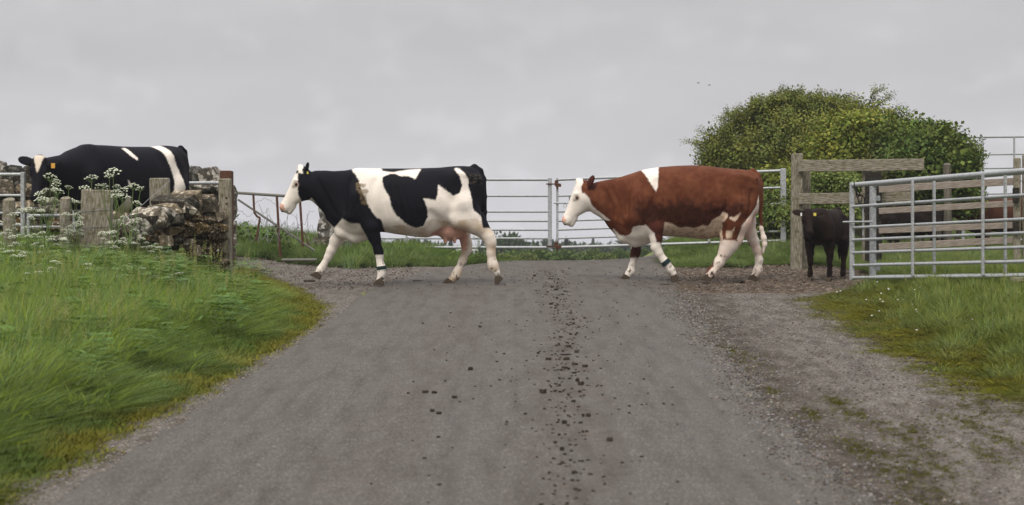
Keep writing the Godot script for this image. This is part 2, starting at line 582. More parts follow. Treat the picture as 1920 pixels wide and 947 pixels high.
func build_ground() -> void:
	var ds := []
	var d := 1.0
	while d < 8000.0:
		ds.append(d)
		d += 0.25 if d < 45.0 else 0.06 * d
	var xs := []
	for i in 89:
		xs.append((i - 44) * 0.25)
	var x := 11.0
	while x < 5000.0:
		x *= 1.25
		xs.append(x)
		xs.push_front(-x)
	var g := Geo.new()
	for a in ds:
		for b in xs:
			g.vert(at(b, a), Vector3.UP)
	for i in ds.size() - 1:
		for j in xs.size() - 1:
			var k: int = i * xs.size() + j
			g.face(k, k + 1, k + xs.size() + 1)
			g.face(k, k + xs.size() + 1, k + xs.size())
	smooth(g)
	tag(mi("ground", g.mesh(), M.soil), "", "", "", "structure")
	sheet("gravel_shoulder", 4.0, 24.6, 0.12, func(e): return road_r(e) - 0.25, func(e): return verge_r(e) + 0.35, 24, 0.012, M.gravel, 0.004)
	sheet("gravel_edge", 4.0, 25.0, 0.12, func(e): return verge_l(e) - 0.25, func(e): return road_l(e) + 0.15, 5, 0.012, M.gravel, 0.006)
	sheet("gravel_track", 24.4, 29.4, 0.10, func(e): return -9.0 if e > 27.4 else verge_l(e) - 0.3, func(e): return road_l(e) + 0.15, 40, 0.016, M.gravel, 0.010)
	sheet("muddy_gateway", 24.0, 29.6, 0.08, func(e): return road_r(e) - 0.22, func(e): return 4.95 + 0.2 * sin(e * 3.0), 44, 0.020, M.mud, 0.030)
	sheet("road", 3.0, 60.0, 0.10, road_l, road_r, 60, 0.030, M.asphalt, 0.003, true)


func build_litter() -> void:
	# loose stones on the gravel and along the broken edge of the asphalt
	var shapes := [rock(11, 0.75), rock(12, 0.9)]
	var xs := []
	var cols := []
	for i in 16000:
		var d := rng.randf_range(8.8, 24.5)
		var a := road_r(d) - 0.05
		var b := verge_r(d) + 0.2
		var t := rng.randf()
		if rng.randf() < 0.5: t = rng.randfn(0.0, 0.07)
		var s := 0.006 + 0.013 * pow(rng.randf(), 3.0)
		xs.append(Transform3D(Basis.from_euler(Vector3(rng.randf() * TAU, rng.randf() * TAU, 0)).scaled(Vector3(s, s * 0.7, s)), at(lerpf(a, b, t), d, 0.014 if t > 0.02 else 0.032)))
		cols.append(jit([Color(0.15, 0.135, 0.12), Color(0.085, 0.072, 0.06), Color(0.20, 0.185, 0.17)][rng.randi() % 3], 0.3))
	for i in 5000:
		var d := rng.randf_range(8.8, 25.0)
		var s := 0.005 + 0.010 * pow(rng.randf(), 3.0)
		xs.append(Transform3D(Basis.from_euler(Vector3(rng.randf() * TAU, rng.randf() * TAU, 0)).scaled(Vector3(s, s * 0.7, s)), at(lerpf(verge_l(d) - 0.05, road_l(d) + 0.08, rng.randf()), d, 0.016)))
		cols.append(jit(Color(0.22, 0.20, 0.18), 0.3))
	for i in 9000:
		var d := rng.randf_range(24.4, 29.4)
		var right := rng.randf() < 0.6
		var x := rng.randf_range(1.9, 7.5) if right else rng.randf_range(-4.5, -1.4)
		var s := 0.006 + 0.016 * pow(rng.randf(), 3.0)
		xs.append(Transform3D(Basis.from_euler(Vector3(rng.randf() * TAU, rng.randf() * TAU, 0)).scaled(Vector3(s, s * 0.7, s)), at(x, d, 0.03)))
		cols.append(jit([Color(0.17, 0.14, 0.115), Color(0.08, 0.058, 0.040), Color(0.22, 0.195, 0.17)][rng.randi() % 3], 0.25))
	var vm := vertex_mat(0.95)
	tag(multi("gravel", shapes[0], vm, xs, cols), "loose grey stones scattered on the gravel shoulders and gateway", "gravel", "", "stuff")
	# trail of dung and mud crumbs dropped along the lane
	var bits := []
	for i in 850:
		var d := rng.randf_range(8.8, 28.0)
		var x := curve([[9.0, 0.28], [13.0, 0.36], [19.0, 0.50], [28.0, 0.55]], d) + rng.randfn(0.0, 0.10 if rng.randf() < 0.7 else 0.35)
		if rng.randf() < 0.12: x = rng.randf_range(-0.9, 1.3)
		if rng.randf() < 0.2: d = rng.randf_range(24.0, 29.0); x = rng.randf_range(-2.5, 3.0)
		var s := 0.006 + 0.010 * rng.randf()
		bits.append(Transform3D(Basis.from_euler(Vector3(rng.randf() * 0.4, rng.randf() * TAU, 0)).scaled(Vector3(s * 1.2, s * 1.1, s)), at(x, d, 0.031)))
	tag(multi("dung_crumbs", shapes[1], M.clod, bits, []), "small brown crumbs of dung trodden along the lane", "dung", "", "stuff")
	splats()
	var clods := [rock(71, 0.9), rock(72, 0.8), rock(73, 1.0)]
	for i in 90:
		var d := rng.randf_range(9.2, 26.5)
		if i < 55: d = rng.randf_range(11.0, 19.0)
		var x := curve([[9.0, 0.28], [13.0, 0.36], [19.0, 0.50], [28.0, 0.55]], d) + rng.randfn(0.0, 0.085)
		if i % 9 == 0: x = rng.randf_range(-0.75, -0.35) + (d - 12.0) * 0.02
		if i % 11 == 0: x += rng.randf_range(-0.4, 0.5)
		var s := 0.011 + 0.020 * pow(rng.randf(), 2.0)
		var c := mi("dung_clod", clods[i % 3], M.clod)
		c.transform = Transform3D(Basis(Vector3.UP, rng.randf() * TAU).scaled(Vector3(s * rng.randf_range(0.9, 1.5), s * rng.randf_range(0.8, 1.4), s * 1.1)), at(x, d, 0.036))
		tag(c, "dark clod of dung lying on the grey lane", "dung", "dung clods along the middle of the lane")


func splats() -> void:   # trodden pats and smears of dung
	var flat_ones := [rock(171, 0.22), rock(172, 0.2), rock(173, 0.25)]
	for q in [[0.42, 15.8, 0.07], [1.9, 25.2, 0.10], [2.9, 25.9, 0.12], [-1.2, 25.6, 0.09], [-2.6, 26.0, 0.12]]:
		var c := mi("dung_pat", flat_ones[rng.randi() % 3], M.clod)
		c.transform = Transform3D(Basis(Vector3.UP, rng.randf() * TAU).scaled(Vector3(q[2] * rng.randf_range(1.0, 1.3), q[2] * 1.1, q[2])), at(q[0], q[1], 0.030))
		tag(c, "flattened brown dung pat trodden into the lane", "dung", "dung pats on the lane")


func rock(sd: int, squash := 1.0, flat_shade := true) -> ArrayMesh:   # a rough stone about a metre across
	var r := RandomNumberGenerator.new()
	r.seed = sd
	var n := FastNoiseLite.new()
	n.seed = sd
	n.frequency = 0.8
	var g := Geo.new()
	var grid := {}
	var point := func(p: Vector3) -> Vector3:
		var q := p.lerp(p.normalized() * 1.05, 0.42)
		q *= 1.0 + 0.34 * n.get_noise_3dv(q * 1.3) + 0.18 * n.get_noise_3dv(q * 3.0)
		return Vector3(q.x, q.y * squash, q.z) * 0.5
	for ax in 3:
		for sg in [-1.0, 1.0]:
			for i in 2:
				for j in 2:
					var q := []
					for st in [[0, 0], [1, 0], [1, 1], [0, 1]]:
						var p := Vector3.ZERO
						p[ax] = sg
						p[(ax + 1) % 3] = i + st[0] - 1.0
						p[(ax + 2) % 3] = j + st[1] - 1.0
						q.append(point.call(p))
					g.flat(q[0], q[1], q[2], Vector3.ZERO)
					g.flat(q[0], q[2], q[3], Vector3.ZERO)
	return g.mesh()


# ================================================================ stone walls

var stone_kinds := {}

func wall(called: String, label: String, pts: Array, thick: float, size: float, dark_from: float, lean := 0.0, cope := true) -> void:   # pts: [x, d, height of the top above ground]
	if stone_kinds.is_empty():
		for i in 7:
			stone_kinds[i] = rock(200 + i * 7, 0.62)
			stone_kinds[i + 20] = rock(300 + i * 5, 0.30)
	var o := thing(called, label, "wall", at(pts[0][0], pts[0][1], 0.0))
	var org := o.position
	for seg in pts.size() - 1:
		var a := Vector3(pts[seg][0], 0, -pts[seg][1])
		var b := Vector3(pts[seg + 1][0], 0, -pts[seg + 1][1])
		var dir := (b - a).normalized()
		var out := Vector3(-dir.z, 0, dir.x)
		if out.z < 0: out = -out
		var len := a.distance_to(b)
		for face in [0, 1]:
			var y := -0.03
			var row := 0
			while y < 2.0:
				var rh := size * rng.randf_range(0.42, 0.72)
				var s := rng.randf_range(-0.15, 0.0) * size
				while s < len:
					var w := size * rng.randf_range(0.55, 1.45)
					var t := clampf((s + w * 0.5) / len, 0, 1)
					var top: float = lerpf(pts[seg][2], pts[seg + 1][2], t)
					if y + rh * 0.5 < top - (size * 0.45 if cope else 0.0):
						var depth := thick * 0.62
						var c := a + dir * (s + w * 0.5)
						c.y = hgt(c.x, -c.z) + y + rh * 0.5
						var side := 1.0 if face == 0 else -1.0
						c += out * (side * thick * 0.24 + rng.randf_range(-0.06, 0.06) + lean * y)
						var m := "stone"
						if y < top - dark_from and rng.randf() < 0.88 or rng.randf() < 0.12: m = "stone_moss"
						elif rng.randf() < 0.4: m = "stone_lichen"
						var st := mi("stone", stone_kinds[rng.randi() % 7], M[m + "_kinds"][rng.randi() % 5], o)
						var bs := Basis(dir, Vector3.UP, dir.cross(Vector3.UP)).rotated(Vector3.UP, rng.randf_range(-0.3, 0.3)).rotated(dir, rng.randf_range(-0.25, 0.25)).rotated(out, rng.randf_range(-0.28, 0.28))
						st.transform = Transform3D(bs * Basis.from_scale(Vector3(w * 1.02, rh * 1.42, depth * 1.25)), c - org)
					s += w * 0.96
				y += rh * 0.92
				row += 1
		if cope:   # coping: slabs laid on edge, leaning
			var s := 0.0
			while s < len:
				var w := size * rng.randf_range(0.40, 0.85)
				var t := clampf((s + w * 0.5) / len, 0, 1)
				var c := a + dir * (s + w * 0.5)
				c.y = hgt(c.x, -c.z) + lerpf(pts[seg][2], pts[seg + 1][2], t) - size * 0.28 + rng.randf_range(-0.03, 0.03)
				c += out * lean * lerpf(pts[seg][2], pts[seg + 1][2], t)
				var st := mi("coping_stone", stone_kinds[rng.randi() % 7], M["stone_lichen_kinds" if rng.randf() < 0.4 else "stone_kinds"][rng.randi() % 5], o)
				var bs := Basis(dir, Vector3.UP, dir.cross(Vector3.UP)).rotated(out, rng.randf_range(0.1, 0.5)).rotated(Vector3.UP, rng.randf_range(-0.2, 0.2))
				st.transform = Transform3D(bs * Basis.from_scale(Vector3(w * 1.2, size * rng.randf_range(1.3, 1.9), thick * rng.randf_range(0.9, 1.15))), c - org)
				s += w * 0.95


func build_walls() -> void:
	wall("broken_stone_wall", "mossy dry stone wall end with lichened coping beside the timber gate post", [[-3.80, 25.15, 0.74], [-3.93, 24.95, 0.98], [-4.10, 24.5, 0.96], [-4.36, 24.0, 0.74], [-4.66, 23.6, 0.58], [-5.15, 23.3, 0.44]], 0.50, 0.25, 0.28, 0.10)
	wall("field_wall", "white lichened field wall running behind the black cow", [[-4.35, 30.3, 1.14], [-6.0, 30.5, 1.12], [-9.3, 30.6, 1.20]], 0.45, 0.40, 0.8)
	var o := thing("stone_heap", "small heap of boulders beside the hinge of the wide gate", "stones", at(-2.85, 30.8))
	for q in [[-0.02, 0.15, 0.0, 0.30, 0.36], [0.06, 0.42, 0.02, 0.30, 0.40], [0.10, 0.72, 0.0, 0.30, 0.42], [0.24, 0.25, -0.1, 0.34, 0.5], [-0.12, 0.06, 0.12, 0.34, 0.22]]:
		var st := mi("stone", stone_kinds[rng.randi() % 7], M.stone_lichen if q[1] > 0.2 else M.stone, o)
		st.transform = Transform3D(Basis(Vector3.UP, rng.randf() * 6.0).scaled(Vector3(q[3], q[4] * 1.5, 0.34)), Vector3(q[0], q[1], q[2]))
	o = thing("boulder_stack", "rounded boulders stacked against the far side of the timber gate post", "stones", at(-3.70, 26.4))
	for q in [[0.0, 0.2, 0.18, 0.4], [0.02, 0.55, 0.20, 0.36], [0.0, 0.84, 0.18, 0.34], [0.02, 1.06, 0.17, 0.26]]:
		var st := mi("stone", stone_kinds[rng.randi() % 7], M.stone, o)
		st.transform = Transform3D(Basis(Vector3.UP, rng.randf() * 6.0).scaled(Vector3(q[2], q[3] * 1.5, 0.24)), Vector3(q[0], q[1], 0))


# ================================================================ gates

func gate(called: String, label: String, a: Vector3, b: Vector3, hs: Array, opt := {}) -> Node3D:   # a, b: feet of the two stiles at the bottom rail
	var o := thing(called, label, "gate", a, 0.0, opt.get("group", ""))
	var w := b - a
	var up := Vector3.UP
	var n := w.cross(up).normalized()
	if n.z < 0: n = -n
	var r: float = opt.get("r", 0.017)
	var top: float = hs[-1]
	for i in hs.size():
		var rr: float = r * 1.28 if i == 0 else (r * opt.get("top", 1.28) if i == hs.size() - 1 else r)
		mi("rail", rod(up * hs[i], w + up * hs[i], rr, 12), M.steel, o)
	var sw: Array = opt.get("stiles", [0.06, 0.06])
	for e in 2:
		var q := Vector3.ZERO if e == 0 else w
		mi("stile", beam(q + up * -0.03, q + up * (top + 0.03), sw[e], sw[e], 0.006), M.steel, o)
	for t in opt.get("braces", []):
		mi("brace", beam(w * t + up * 0.01 + n * (r + 0.013), w * t + up * (top - 0.01) + n * (r + 0.013), 0.054, 0.026, 0.002), M.steel, o)
		for h in hs.slice(1, hs.size() - 1):
			mi("rivet", ball(Vector3(0.008, 0.008, 0.004)), M.steel, o).position = w * t + up * h + n * (r + 0.027)
	return o


const RAILS := [0.0, 0.143, 0.278, 0.417, 0.564, 0.812, 1.07]

func build_gates() -> void:
	var grp := "galvanised gates closed across the lane"
	var b := pt(1031, 464, 32.0)
	var g := gate("field_gate", "wide galvanised gate behind the black and white cow", Vector3(-2.80, b.y, -31.9), b, RAILS, {"stiles": [0.06, 0.062], "braces": [0.335, 0.67], "group": grp})
	for h in [1.0, 0.02]:
		mi("latch", rod(b - g.position + Vector3(-0.06, h, 0.04), b - g.position + Vector3(0.16, h, 0.04), 0.011), M.rust, g)
		mi("latch_plate", beam(b - g.position + Vector3(0.09, h - 0.03, 0.04), b - g.position + Vector3(0.09, h + 0.06, 0.04), 0.02, 0.03), M.rust, g)
	var a := pt(1045, 464, 32.0)
	g = gate("field_gate", "galvanised gate with rusty latch behind the red brown cow", a, pt(1468.5, 451, 31.0), RAILS, {"stiles": [0.036, 0.082], "braces": [0.35, 0.68], "group": grp})
	for h in [0.98, 0.01]:
		mi("hinge", beam(Vector3(-0.03, h, 0.03), Vector3(0.06, h, 0.03), 0.05, 0.035), M.rust, g)
		mi("hinge_pin", rod(Vector3(0.0, h - 0.06, 0.03), Vector3(0.0, h + 0.09, 0.03), 0.013), M.rust, g)
	mi("drop_bolt", rod(Vector3(-0.06, 0.70, 0.03), Vector3(0.28, 0.70, 0.03), 0.012), M.steel, g)
	var ringm := TorusMesh.new()
	ringm.inner_radius = 0.022
	ringm.outer_radius = 0.030
	ringm.rings = 16
	ringm.ring_segments = 8
	var st := SurfaceTool.new()
	st.append_from(ringm, 0, Transform3D(Basis(Vector3.RIGHT, PI / 2), Vector3.ZERO))
	mi("ring", st.commit(), M.steel, g).position = Vector3(0.12, 0.66, 0.03)
	mi("bolt_bracket", rod(Vector3(0.19, 0.70, 0.03), Vector3(0.19, 0.82, 0.03), 0.009), M.steel, g)
	# the gate that stands open on the right, and its twin folded behind it
	var RA := [0.0, 0.147, 0.296, 0.447, 0.591, 0.841, 1.094]
	var p := Vector3(4.01, 1.251, -23.9)
	var dir := Vector3(1.32, 0.057, 2.8)
	grp = "two galvanised gates folded together on the right"
	g = gate("field_gate", "front galvanised gate of the pair on the right, its latch end near the calf", p, p + dir * 1.19, RA, {"stiles": [0.055, 0.055], "braces": [0.331, 0.668], "r": 0.0165, "top": 1.75, "group": grp})
	mi("latch_bar", rod(Vector3(-0.10, 0.66, -0.03), Vector3(0.20, 0.66, 0.30), 0.011), M.steel, g)
	mi("latch_plate", beam(Vector3(0.10, 0.50, 0.17), Vector3(0.10, 0.86, 0.17), 0.05, 0.01), M.steel, g)
	var q := Vector3(4.27, 1.262, -23.98)
	g = gate("field_gate", "rear galvanised gate of the pair on the right, against the dark post", q, q + dir * 1.19, RA, {"stiles": [0.07, 0.055], "braces": [0.331, 0.668], "r": 0.0165, "top": 1.75, "group": grp})
	for h in [0.1, 0.93]:
		mi("hinge", beam(Vector3(0.0, h, 0.02), Vector3(0.10, h, -0.10), 0.06, 0.02), M.steel, g)
	# twine that ties the pair
	var tw := Geo.new()
	for k in 5:
		var pts := []
		for i in 11:
			var f := i / 10.0
			pts.append(Vector3(0.03 + 0.10 * f + 0.03 * sin(f * 7.0 + k * 2.0), 1.10 - 0.36 * f * (0.5 + 0.12 * k) + 0.03 * sin(f * 9.0 + k), 0.06 + 0.05 * sin(k + f * 4.0)))
		tw.tube(pts, [0.006], 6)
	var t := mi("baler_twine", tw.mesh(), M.black_twine)
	t.position = p
	tag(t, "black twine knotted round the ends of the paired galvanised gates", "twine")
	# hurdles at the left edge, in front of the black cow
	grp = "galvanised hurdles at the left edge"
	b = pt(43, 462, 26.45)
	g = gate("hurdle", "galvanised hurdle cut by the left edge of the picture", Vector3(-9.4, b.y, -26.6), b, [0.0, 0.145, 0.285, 0.435, 0.665, 0.94], {"stiles": [0.05, 0.055], "braces": [0.5], "group": grp})
	g = gate("hurdle", "short low galvanised hurdle beneath the head of the black cow", b + Vector3(0.07, -0.02, 0.0), pt(127, 464, 26.45), [0.0, 0.135, 0.27, 0.42], {"stiles": [0.04, 0.04], "group": grp})
	# single heavy rail behind the cow, running to the gate post
	g = gate("stock_gate", "galvanised gate behind the black cow reaching the timber gate post", pt(140, 470, 28.9), pt(417, 470, 28.4), [0.0, 0.2, 0.4, 0.65, 0.95], {"stiles": [0.05, 0.04], "r": 0.019})
	# tall pen hurdle on the skyline at the right
	var c := pt(1806, 400, 38.0)
	var e := pt(2010, 392, 38.5)
	g = gate("pen_gate", "tall galvanised pen gate on the skyline right of the bush", Vector3(c.x, at(c.x, 38.0, 0.25).y, c.z), Vector3(e.x, at(c.x, 38.0, 0.30).y, e.z), [0.0, 0.22, 0.44, 0.66, 0.88, 1.12, 1.36, 1.62, 1.95], {"braces": [0.17, 0.46, 0.64, 0.82], "stiles": [0.05, 0.05], "r": 0.016})
	old_gate()


func squiggle(o: Node3D, a: Vector3, b: Vector3, sag: float, amp: float, sd: float, r := 0.0028) -> void:
	var pts := []
	for i in 25:
		var f := i / 24.0
		var q := a.lerp(b, f)
		q.y -= sag * 4.0 * f * (1.0 - f)
		q += Vector3(0, amp * nz.get_noise_2d(f * 4.0 + sd, 1.0), amp * nz.get_noise_2d(f * 4.0 + sd, 9.0))
		pts.append(q)
	var g := Geo.new()
	g.tube(pts, [r], 5)
	mi("wire", g.mesh(), M.wire, o)


func old_gate() -> void:
	var d := 29.2
	var o := thing("broken_gate", "old rusted tubular gate with bent bars and loose wire beside the gravel track", "gate", at(-3.9, d))
	var P := func(u: float, v: float, e := 0.0) -> Vector3: return pt(u, v, d + e) - o.position
	mi("top_bar", rod(P.call(443, 361.5), P.call(598, 371.5), 0.022), M.old_paint, o)
	mi("diagonal_bar", rod(P.call(446, 374), P.call(590, 470), 0.016), M.old_paint, o)
	mi("bottom_bar", rod(P.call(528, 487.5, -0.05), P.call(594, 487, -0.05), 0.021), M.old_paint, o)
	var g := Geo.new()
	g.tube([P.call(475, 366), P.call(476, 385), P.call(477, 399), P.call(482, 406), P.call(488, 409)], [0.016], 8)
	mi("bent_bar", g.mesh(), M.rust, o)
	mi("bar", rod(P.call(487.5, 409), P.call(480, 452), 0.016), M.rust, o)
	mi("bar", rod(P.call(519, 368), P.call(525.5, 482), 0.018), M.rust, o)
	mi("bar", rod(P.call(562, 370), P.call(568, 462), 0.018), M.rust, o)
	mi("bar", rod(P.call(570, 436), P.call(581, 466), 0.010), M.rust, o)
	squiggle(o, P.call(477, 385), P.call(518, 386), -0.09, 0.03, 1.0)
	squiggle(o, P.call(447, 392), P.call(476, 398), 0.07, 0.05, 5.0)
	squiggle(o, P.call(447, 418), P.call(488, 408), 0.03, 0.08, 9.0)
	squiggle(o, P.call(488, 400), P.call(564, 430), 0.06, 0.16, 14.0)
	squiggle(o, P.call(480, 412), P.call(566, 418), 0.08, 0.20, 21.0)
	squiggle(o, P.call(484, 394), P.call(590, 402), 0.10, 0.22, 27.0)
	squiggle(o, P.call(447, 435), P.call(524, 438), 0.04, 0.20, 33.0)
	squiggle(o, P.call(524, 424), P.call(592, 436), 0.05, 0.24, 39.0)
	squiggle(o, P.call(486, 430), P.call(592, 446), 0.03, 0.20, 45.0)
	for i in 5:
		squiggle(o, P.call(500 + i * 19, 404), P.call(503 + i * 19, 456), 0.0, 0.16, 50.0 + i * 7)


# ================================================================ timber fences and posts

func wood_post(o: Node3D, called: String, base: Vector3, top: float, w: float, dep: float, m: Material, tilt := Vector2.ZERO, turn := 0.0, round_post := false) -> MeshInstance3D:
	# a post stands in its own axes, so that its grain runs up it
	var h := top - base.y + 0.2
	var g := Geo.new()
	if round_post:
		var n := 12
		var pts := []
		var rr := []
		for i in 7:
			pts.append(Vector3(0.006 * sin(i * 2.1), -0.2 + h * i / 6.0, 0.006 * cos(i * 1.7)))
			rr.append(w * 0.5 * (1.04 - 0.015 * i + 0.015 * sin(i * 3.0)))
		pts.append(Vector3(0, h - 0.2 + 0.010, 0))
		rr.append(w * 0.42)
		g.tube(pts, rr, n)
	else:
		g.box(Transform3D(Basis.IDENTITY, Vector3(0, h * 0.5 - 0.2, 0)), Vector3(w, h, dep), 0.012)
	var p := mi(called, g.mesh(), m, o)
	p.position = base - (o.position if o else Vector3.ZERO)
	p.rotation = Vector3(tilt.x, turn, tilt.y)
	return p


func board(o: Node3D, called: String, a: Vector3, b: Vector3, w: float, dep: float, m: Material) -> void:   # lies in its own axes, grain along x
	var g := Geo.new()
	g.box(Transform3D.IDENTITY, Vector3(a.distance_to(b), w, dep), 0.006)
	var p := mi(called, g.mesh(), m, o)
	var x := (b - a).normalized()
	var z := x.cross(Vector3.UP).normalized()
	p.transform = Transform3D(Basis(x, z.cross(x), z), (a + b) / 2.0 - o.position)


func build_fences() -> void:
	var o := thing("wire_fence", "leaning wooden posts strung with wire among the cow parsley", "fence", at(-5.2, 22.0))
	var tops := []
	for q in [[20, 376, 21.6, 0.145, 0.02, true], [121, 373, 22.6, 0.125, -0.01, true], [179, 356, 22.9, 0.34, -0.02, false], [302, 334, 24.9, 0.235, 0.015, false]]:
		var t := pt(q[0], q[1], q[2])
		wood_post(o, "post", at(t.x, q[2]), t.y, q[3], 0.14, M.post, Vector2(0, q[4]), 0.05 * q[4], q[5])
		tops.append(t)
	for k in 4:
		var dy := -0.10 - k * 0.19
		for i in 3:
			var a: Vector3 = tops[i] + Vector3(0, dy - (0.16 if i == 2 else 0.0) * (1 - k * 0.2), 0.085)
			var b: Vector3 = tops[i + 1] + Vector3(0, dy + 0.04 - (0.20 if i + 1 == 2 else 0.0), 0.085)
			if i == 2:
				if k > 1: continue
				a = tops[2] + Vector3(0.1, -0.52 - k * 0.02, 0.085)
				b = tops[3] + Vector3(0.12, -0.04 - k * 0.22, 0.085)
			squiggle(o, a - o.position, b - o.position, 0.012, 0.015, k * 5.0 + i, 0.0036)
		for i in 3:   # turns of wire round the posts
			var w: float = [0.075, 0.066, 0.172][i]
			squiggle(o, tops[i] - o.position + Vector3(-w, dy - 0.10 - 0.02 * i, 0.082), tops[i] - o.position + Vector3(w, dy - 0.12, 0.082), 0.0, 0.01, i * 3.0 + k, 0.003)
	# wires that leave the picture on the left
	for k in 3:
		squiggle(o, tops[0] - o.position + Vector3(0, -0.12 - k * 0.22, 0.08), tops[0] - o.position + Vector3(-2.2, -0.12 - k * 0.23, 0.3), 0.02, 0.015, k * 9.0, 0.0036)
	var t := pt(424, 335, 25.1)
	var gp := thing("gate_post", "square timber gate post at the end of the mossy wall", "post", at(t.x, 25.1))
	wood_post(gp, "post", gp.position, t.y, 0.15, 0.13, M.post, Vector2(0, 0.01))
	for q in [[0.012, -0.24], [0.014, -0.31]]:
		mi("bolt_hole", ball(Vector3(0.014, 0.014, 0.006)), M.rust, gp).position = t - gp.position + Vector3(q[0], q[1], 0.068)
	t = pt(425, 320.5, 25.4)
	var rp := thing("steel_post", "rusted square steel post standing behind the timber gate post", "post", at(t.x, 25.4))
	var rh := t.y - rp.position.y
	mi("shaft", beam(Vector3(0, -0.2, 0), Vector3(0, rh, 0), 0.232, 0.14, 0.006), M.rust, rp)
	for q in [-0.05, 0.0, 0.05]:
		mi("bolt", ball(Vector3(0.009, 0.009, 0.009)), M.rust, rp).position = Vector3(q, rh - 0.06, 0.074)
	# short stake by the hinge of the wide gate
	t = pt(617, 400, 31.4)
	var sp := thing("hinge_post", "pale wooden post at the hinge end of the wide gate", "post", at(t.x, 31.4))
	wood_post(sp, "post", sp.position, pt(617, 352, 31.4).y, 0.14, 0.14, M.post, Vector2(0, 0.03), 0.0, true)
	# heavy timber rails right of the red brown cow
	o = thing("timber_fence", "weathered two board timber fence behind the calf", "fence", at(4.2, 28.6))
	t = pt(1493, 288, 28.6)
	wood_post(o, "post", at(t.x, 28.6), t.y, 0.15, 0.16, M.post, Vector2(0, -0.008))
	t = pt(1509, 300, 28.85)
	wood_post(o, "post", at(t.x, 28.85), t.y, 0.16, 0.15, M.post, Vector2(0, 0.004))
	board(o, "board", pt(1497, 311.5, 28.48), pt(1733, 308.5, 28.25), 0.165, 0.055, M.board)
	board(o, "board", pt(1497, 373, 28.48), pt(1708, 370, 28.25), 0.155, 0.055, M.board)
	t = pt(1624, 318, 28.45)
	wood_post(o, "post", at(t.x, 28.45), t.y, 0.10, 0.10, M.post)
	t = pt(1638, 322, 28.12)
	var sl := thing("sleeper_post", "dark railway sleeper post behind the latch end of the right gate", "post", at(t.x, 28.12))
	wood_post(sl, "post", sl.position, t.y, 0.215, 0.13, M.sleeper, Vector2(0, 0.004))
	o = thing("rail_fence", "four pinkish new boards nailed as a fence behind the paired gates", "fence", at(5.1, 28.0))
	for q in [[355, 339.5, 0.10], [396, 381, 0.085], [432.5, 422, 0.085], [463.5, 449.5, 0.095]]:
		board(o, "board", pt(1648, q[0], 27.98), pt(1912, q[1], 27.4), q[2], 0.028, M.new_board)
	for q in [[1907, 296, 27.25, 0.085, false], [1926, 290, 27.3, 0.12, false]]:
		t = pt(q[0], q[1], q[2])
		wood_post(o, "post", at(t.x, q[2]), t.y, q[3], 0.09, M.post)
	for q in [[352, 0.5], [408, 0.6]]:
		mi("fixing_block", beam(pt(1905, q[0], 27.18) - o.position, pt(1905, q[0] + 28, 27.18) - o.position, 0.10, 0.07), M.sleeper, o)
	for q in [[1778, 309, 33.0, "grey round post standing in the grass behind the rail fence", 0.13], [1728, 238, 35.0, "old pole rising out of the ivy", 0.10]]:
		t = pt(q[0], q[1], q[2])
		var p := thing("fence_post", q[3], "post", at(t.x, q[2]))
		wood_post(p, "post", p.position, t.y, q[4], q[4], M.old_post, Vector2(0, 0.01), 0.0, true)
	t = pt(1913, 528, 20.6)
	var stp := thing("stile_step", "low wooden stump with a flat cap at the right edge of the verge", "stump", at(t.x, 20.6))
	wood_post(stp, "leg", stp.position, t.y, 0.085, 0.085, M.post)
	var cp := Geo.new()
	cp.box(Transform3D.IDENTITY, Vector3(0.19, 0.045, 0.14), 0.008)
	mi("cap", cp.mesh(), M.board, stp).position = t - stp.position + Vector3(0.01, 0.02, 0)


# ================================================================ plants

func tuft(sd: int, blades: int, spread: float, width: float, droop: float) -> ArrayMesh:   # a tuft about one unit high
	var r := RandomNumberGenerator.new()
	r.seed = sd
	var g := Geo.new()
	for i in blades:
		var a := r.randf() * TAU
		var out := Vector3(cos(a), 0, sin(a))
		var side := Vector3(-out.z, 0, out.x)
		var root := out * spread * r.randf() * 0.5
		var h := r.randf_range(0.55, 1.05)
		var bend := droop * r.randf_range(0.25, 1.2)
		var hue := r.randf()
		g.col = Color(0.75 + 0.6 * hue, 0.85 + 0.35 * hue, 0.8 + 0.3 * r.randf())
		if r.randf() < 0.10: g.col = Color(2.6, 1.5, 2.4)
		var w := width * r.randf_range(0.6, 1.2)
		var prev := []
		for k in 4:
			var f := k / 3.0
			var p := root + out * bend * f * f + Vector3.UP * h * (f - 0.25 * bend * f * f)
			var nn := (out * 0.6 + Vector3.UP * (0.7 + bend * f)).normalized()
			var ww := w * (1.0 - f * f) * 0.5
			if k == 3:
				var j := g.vert(p, nn)
				g.face(prev[0], prev[1], j)
			else:
				var c := [g.vert(p - side * maxf(ww, w * 0.1), nn), g.vert(p + side * maxf(ww, w * 0.1), nn)]
				if k > 0:
					g.face(prev[0], prev[1], c[1])
					g.face(prev[0], c[1], c[0])
				prev = c
	return g.mesh()


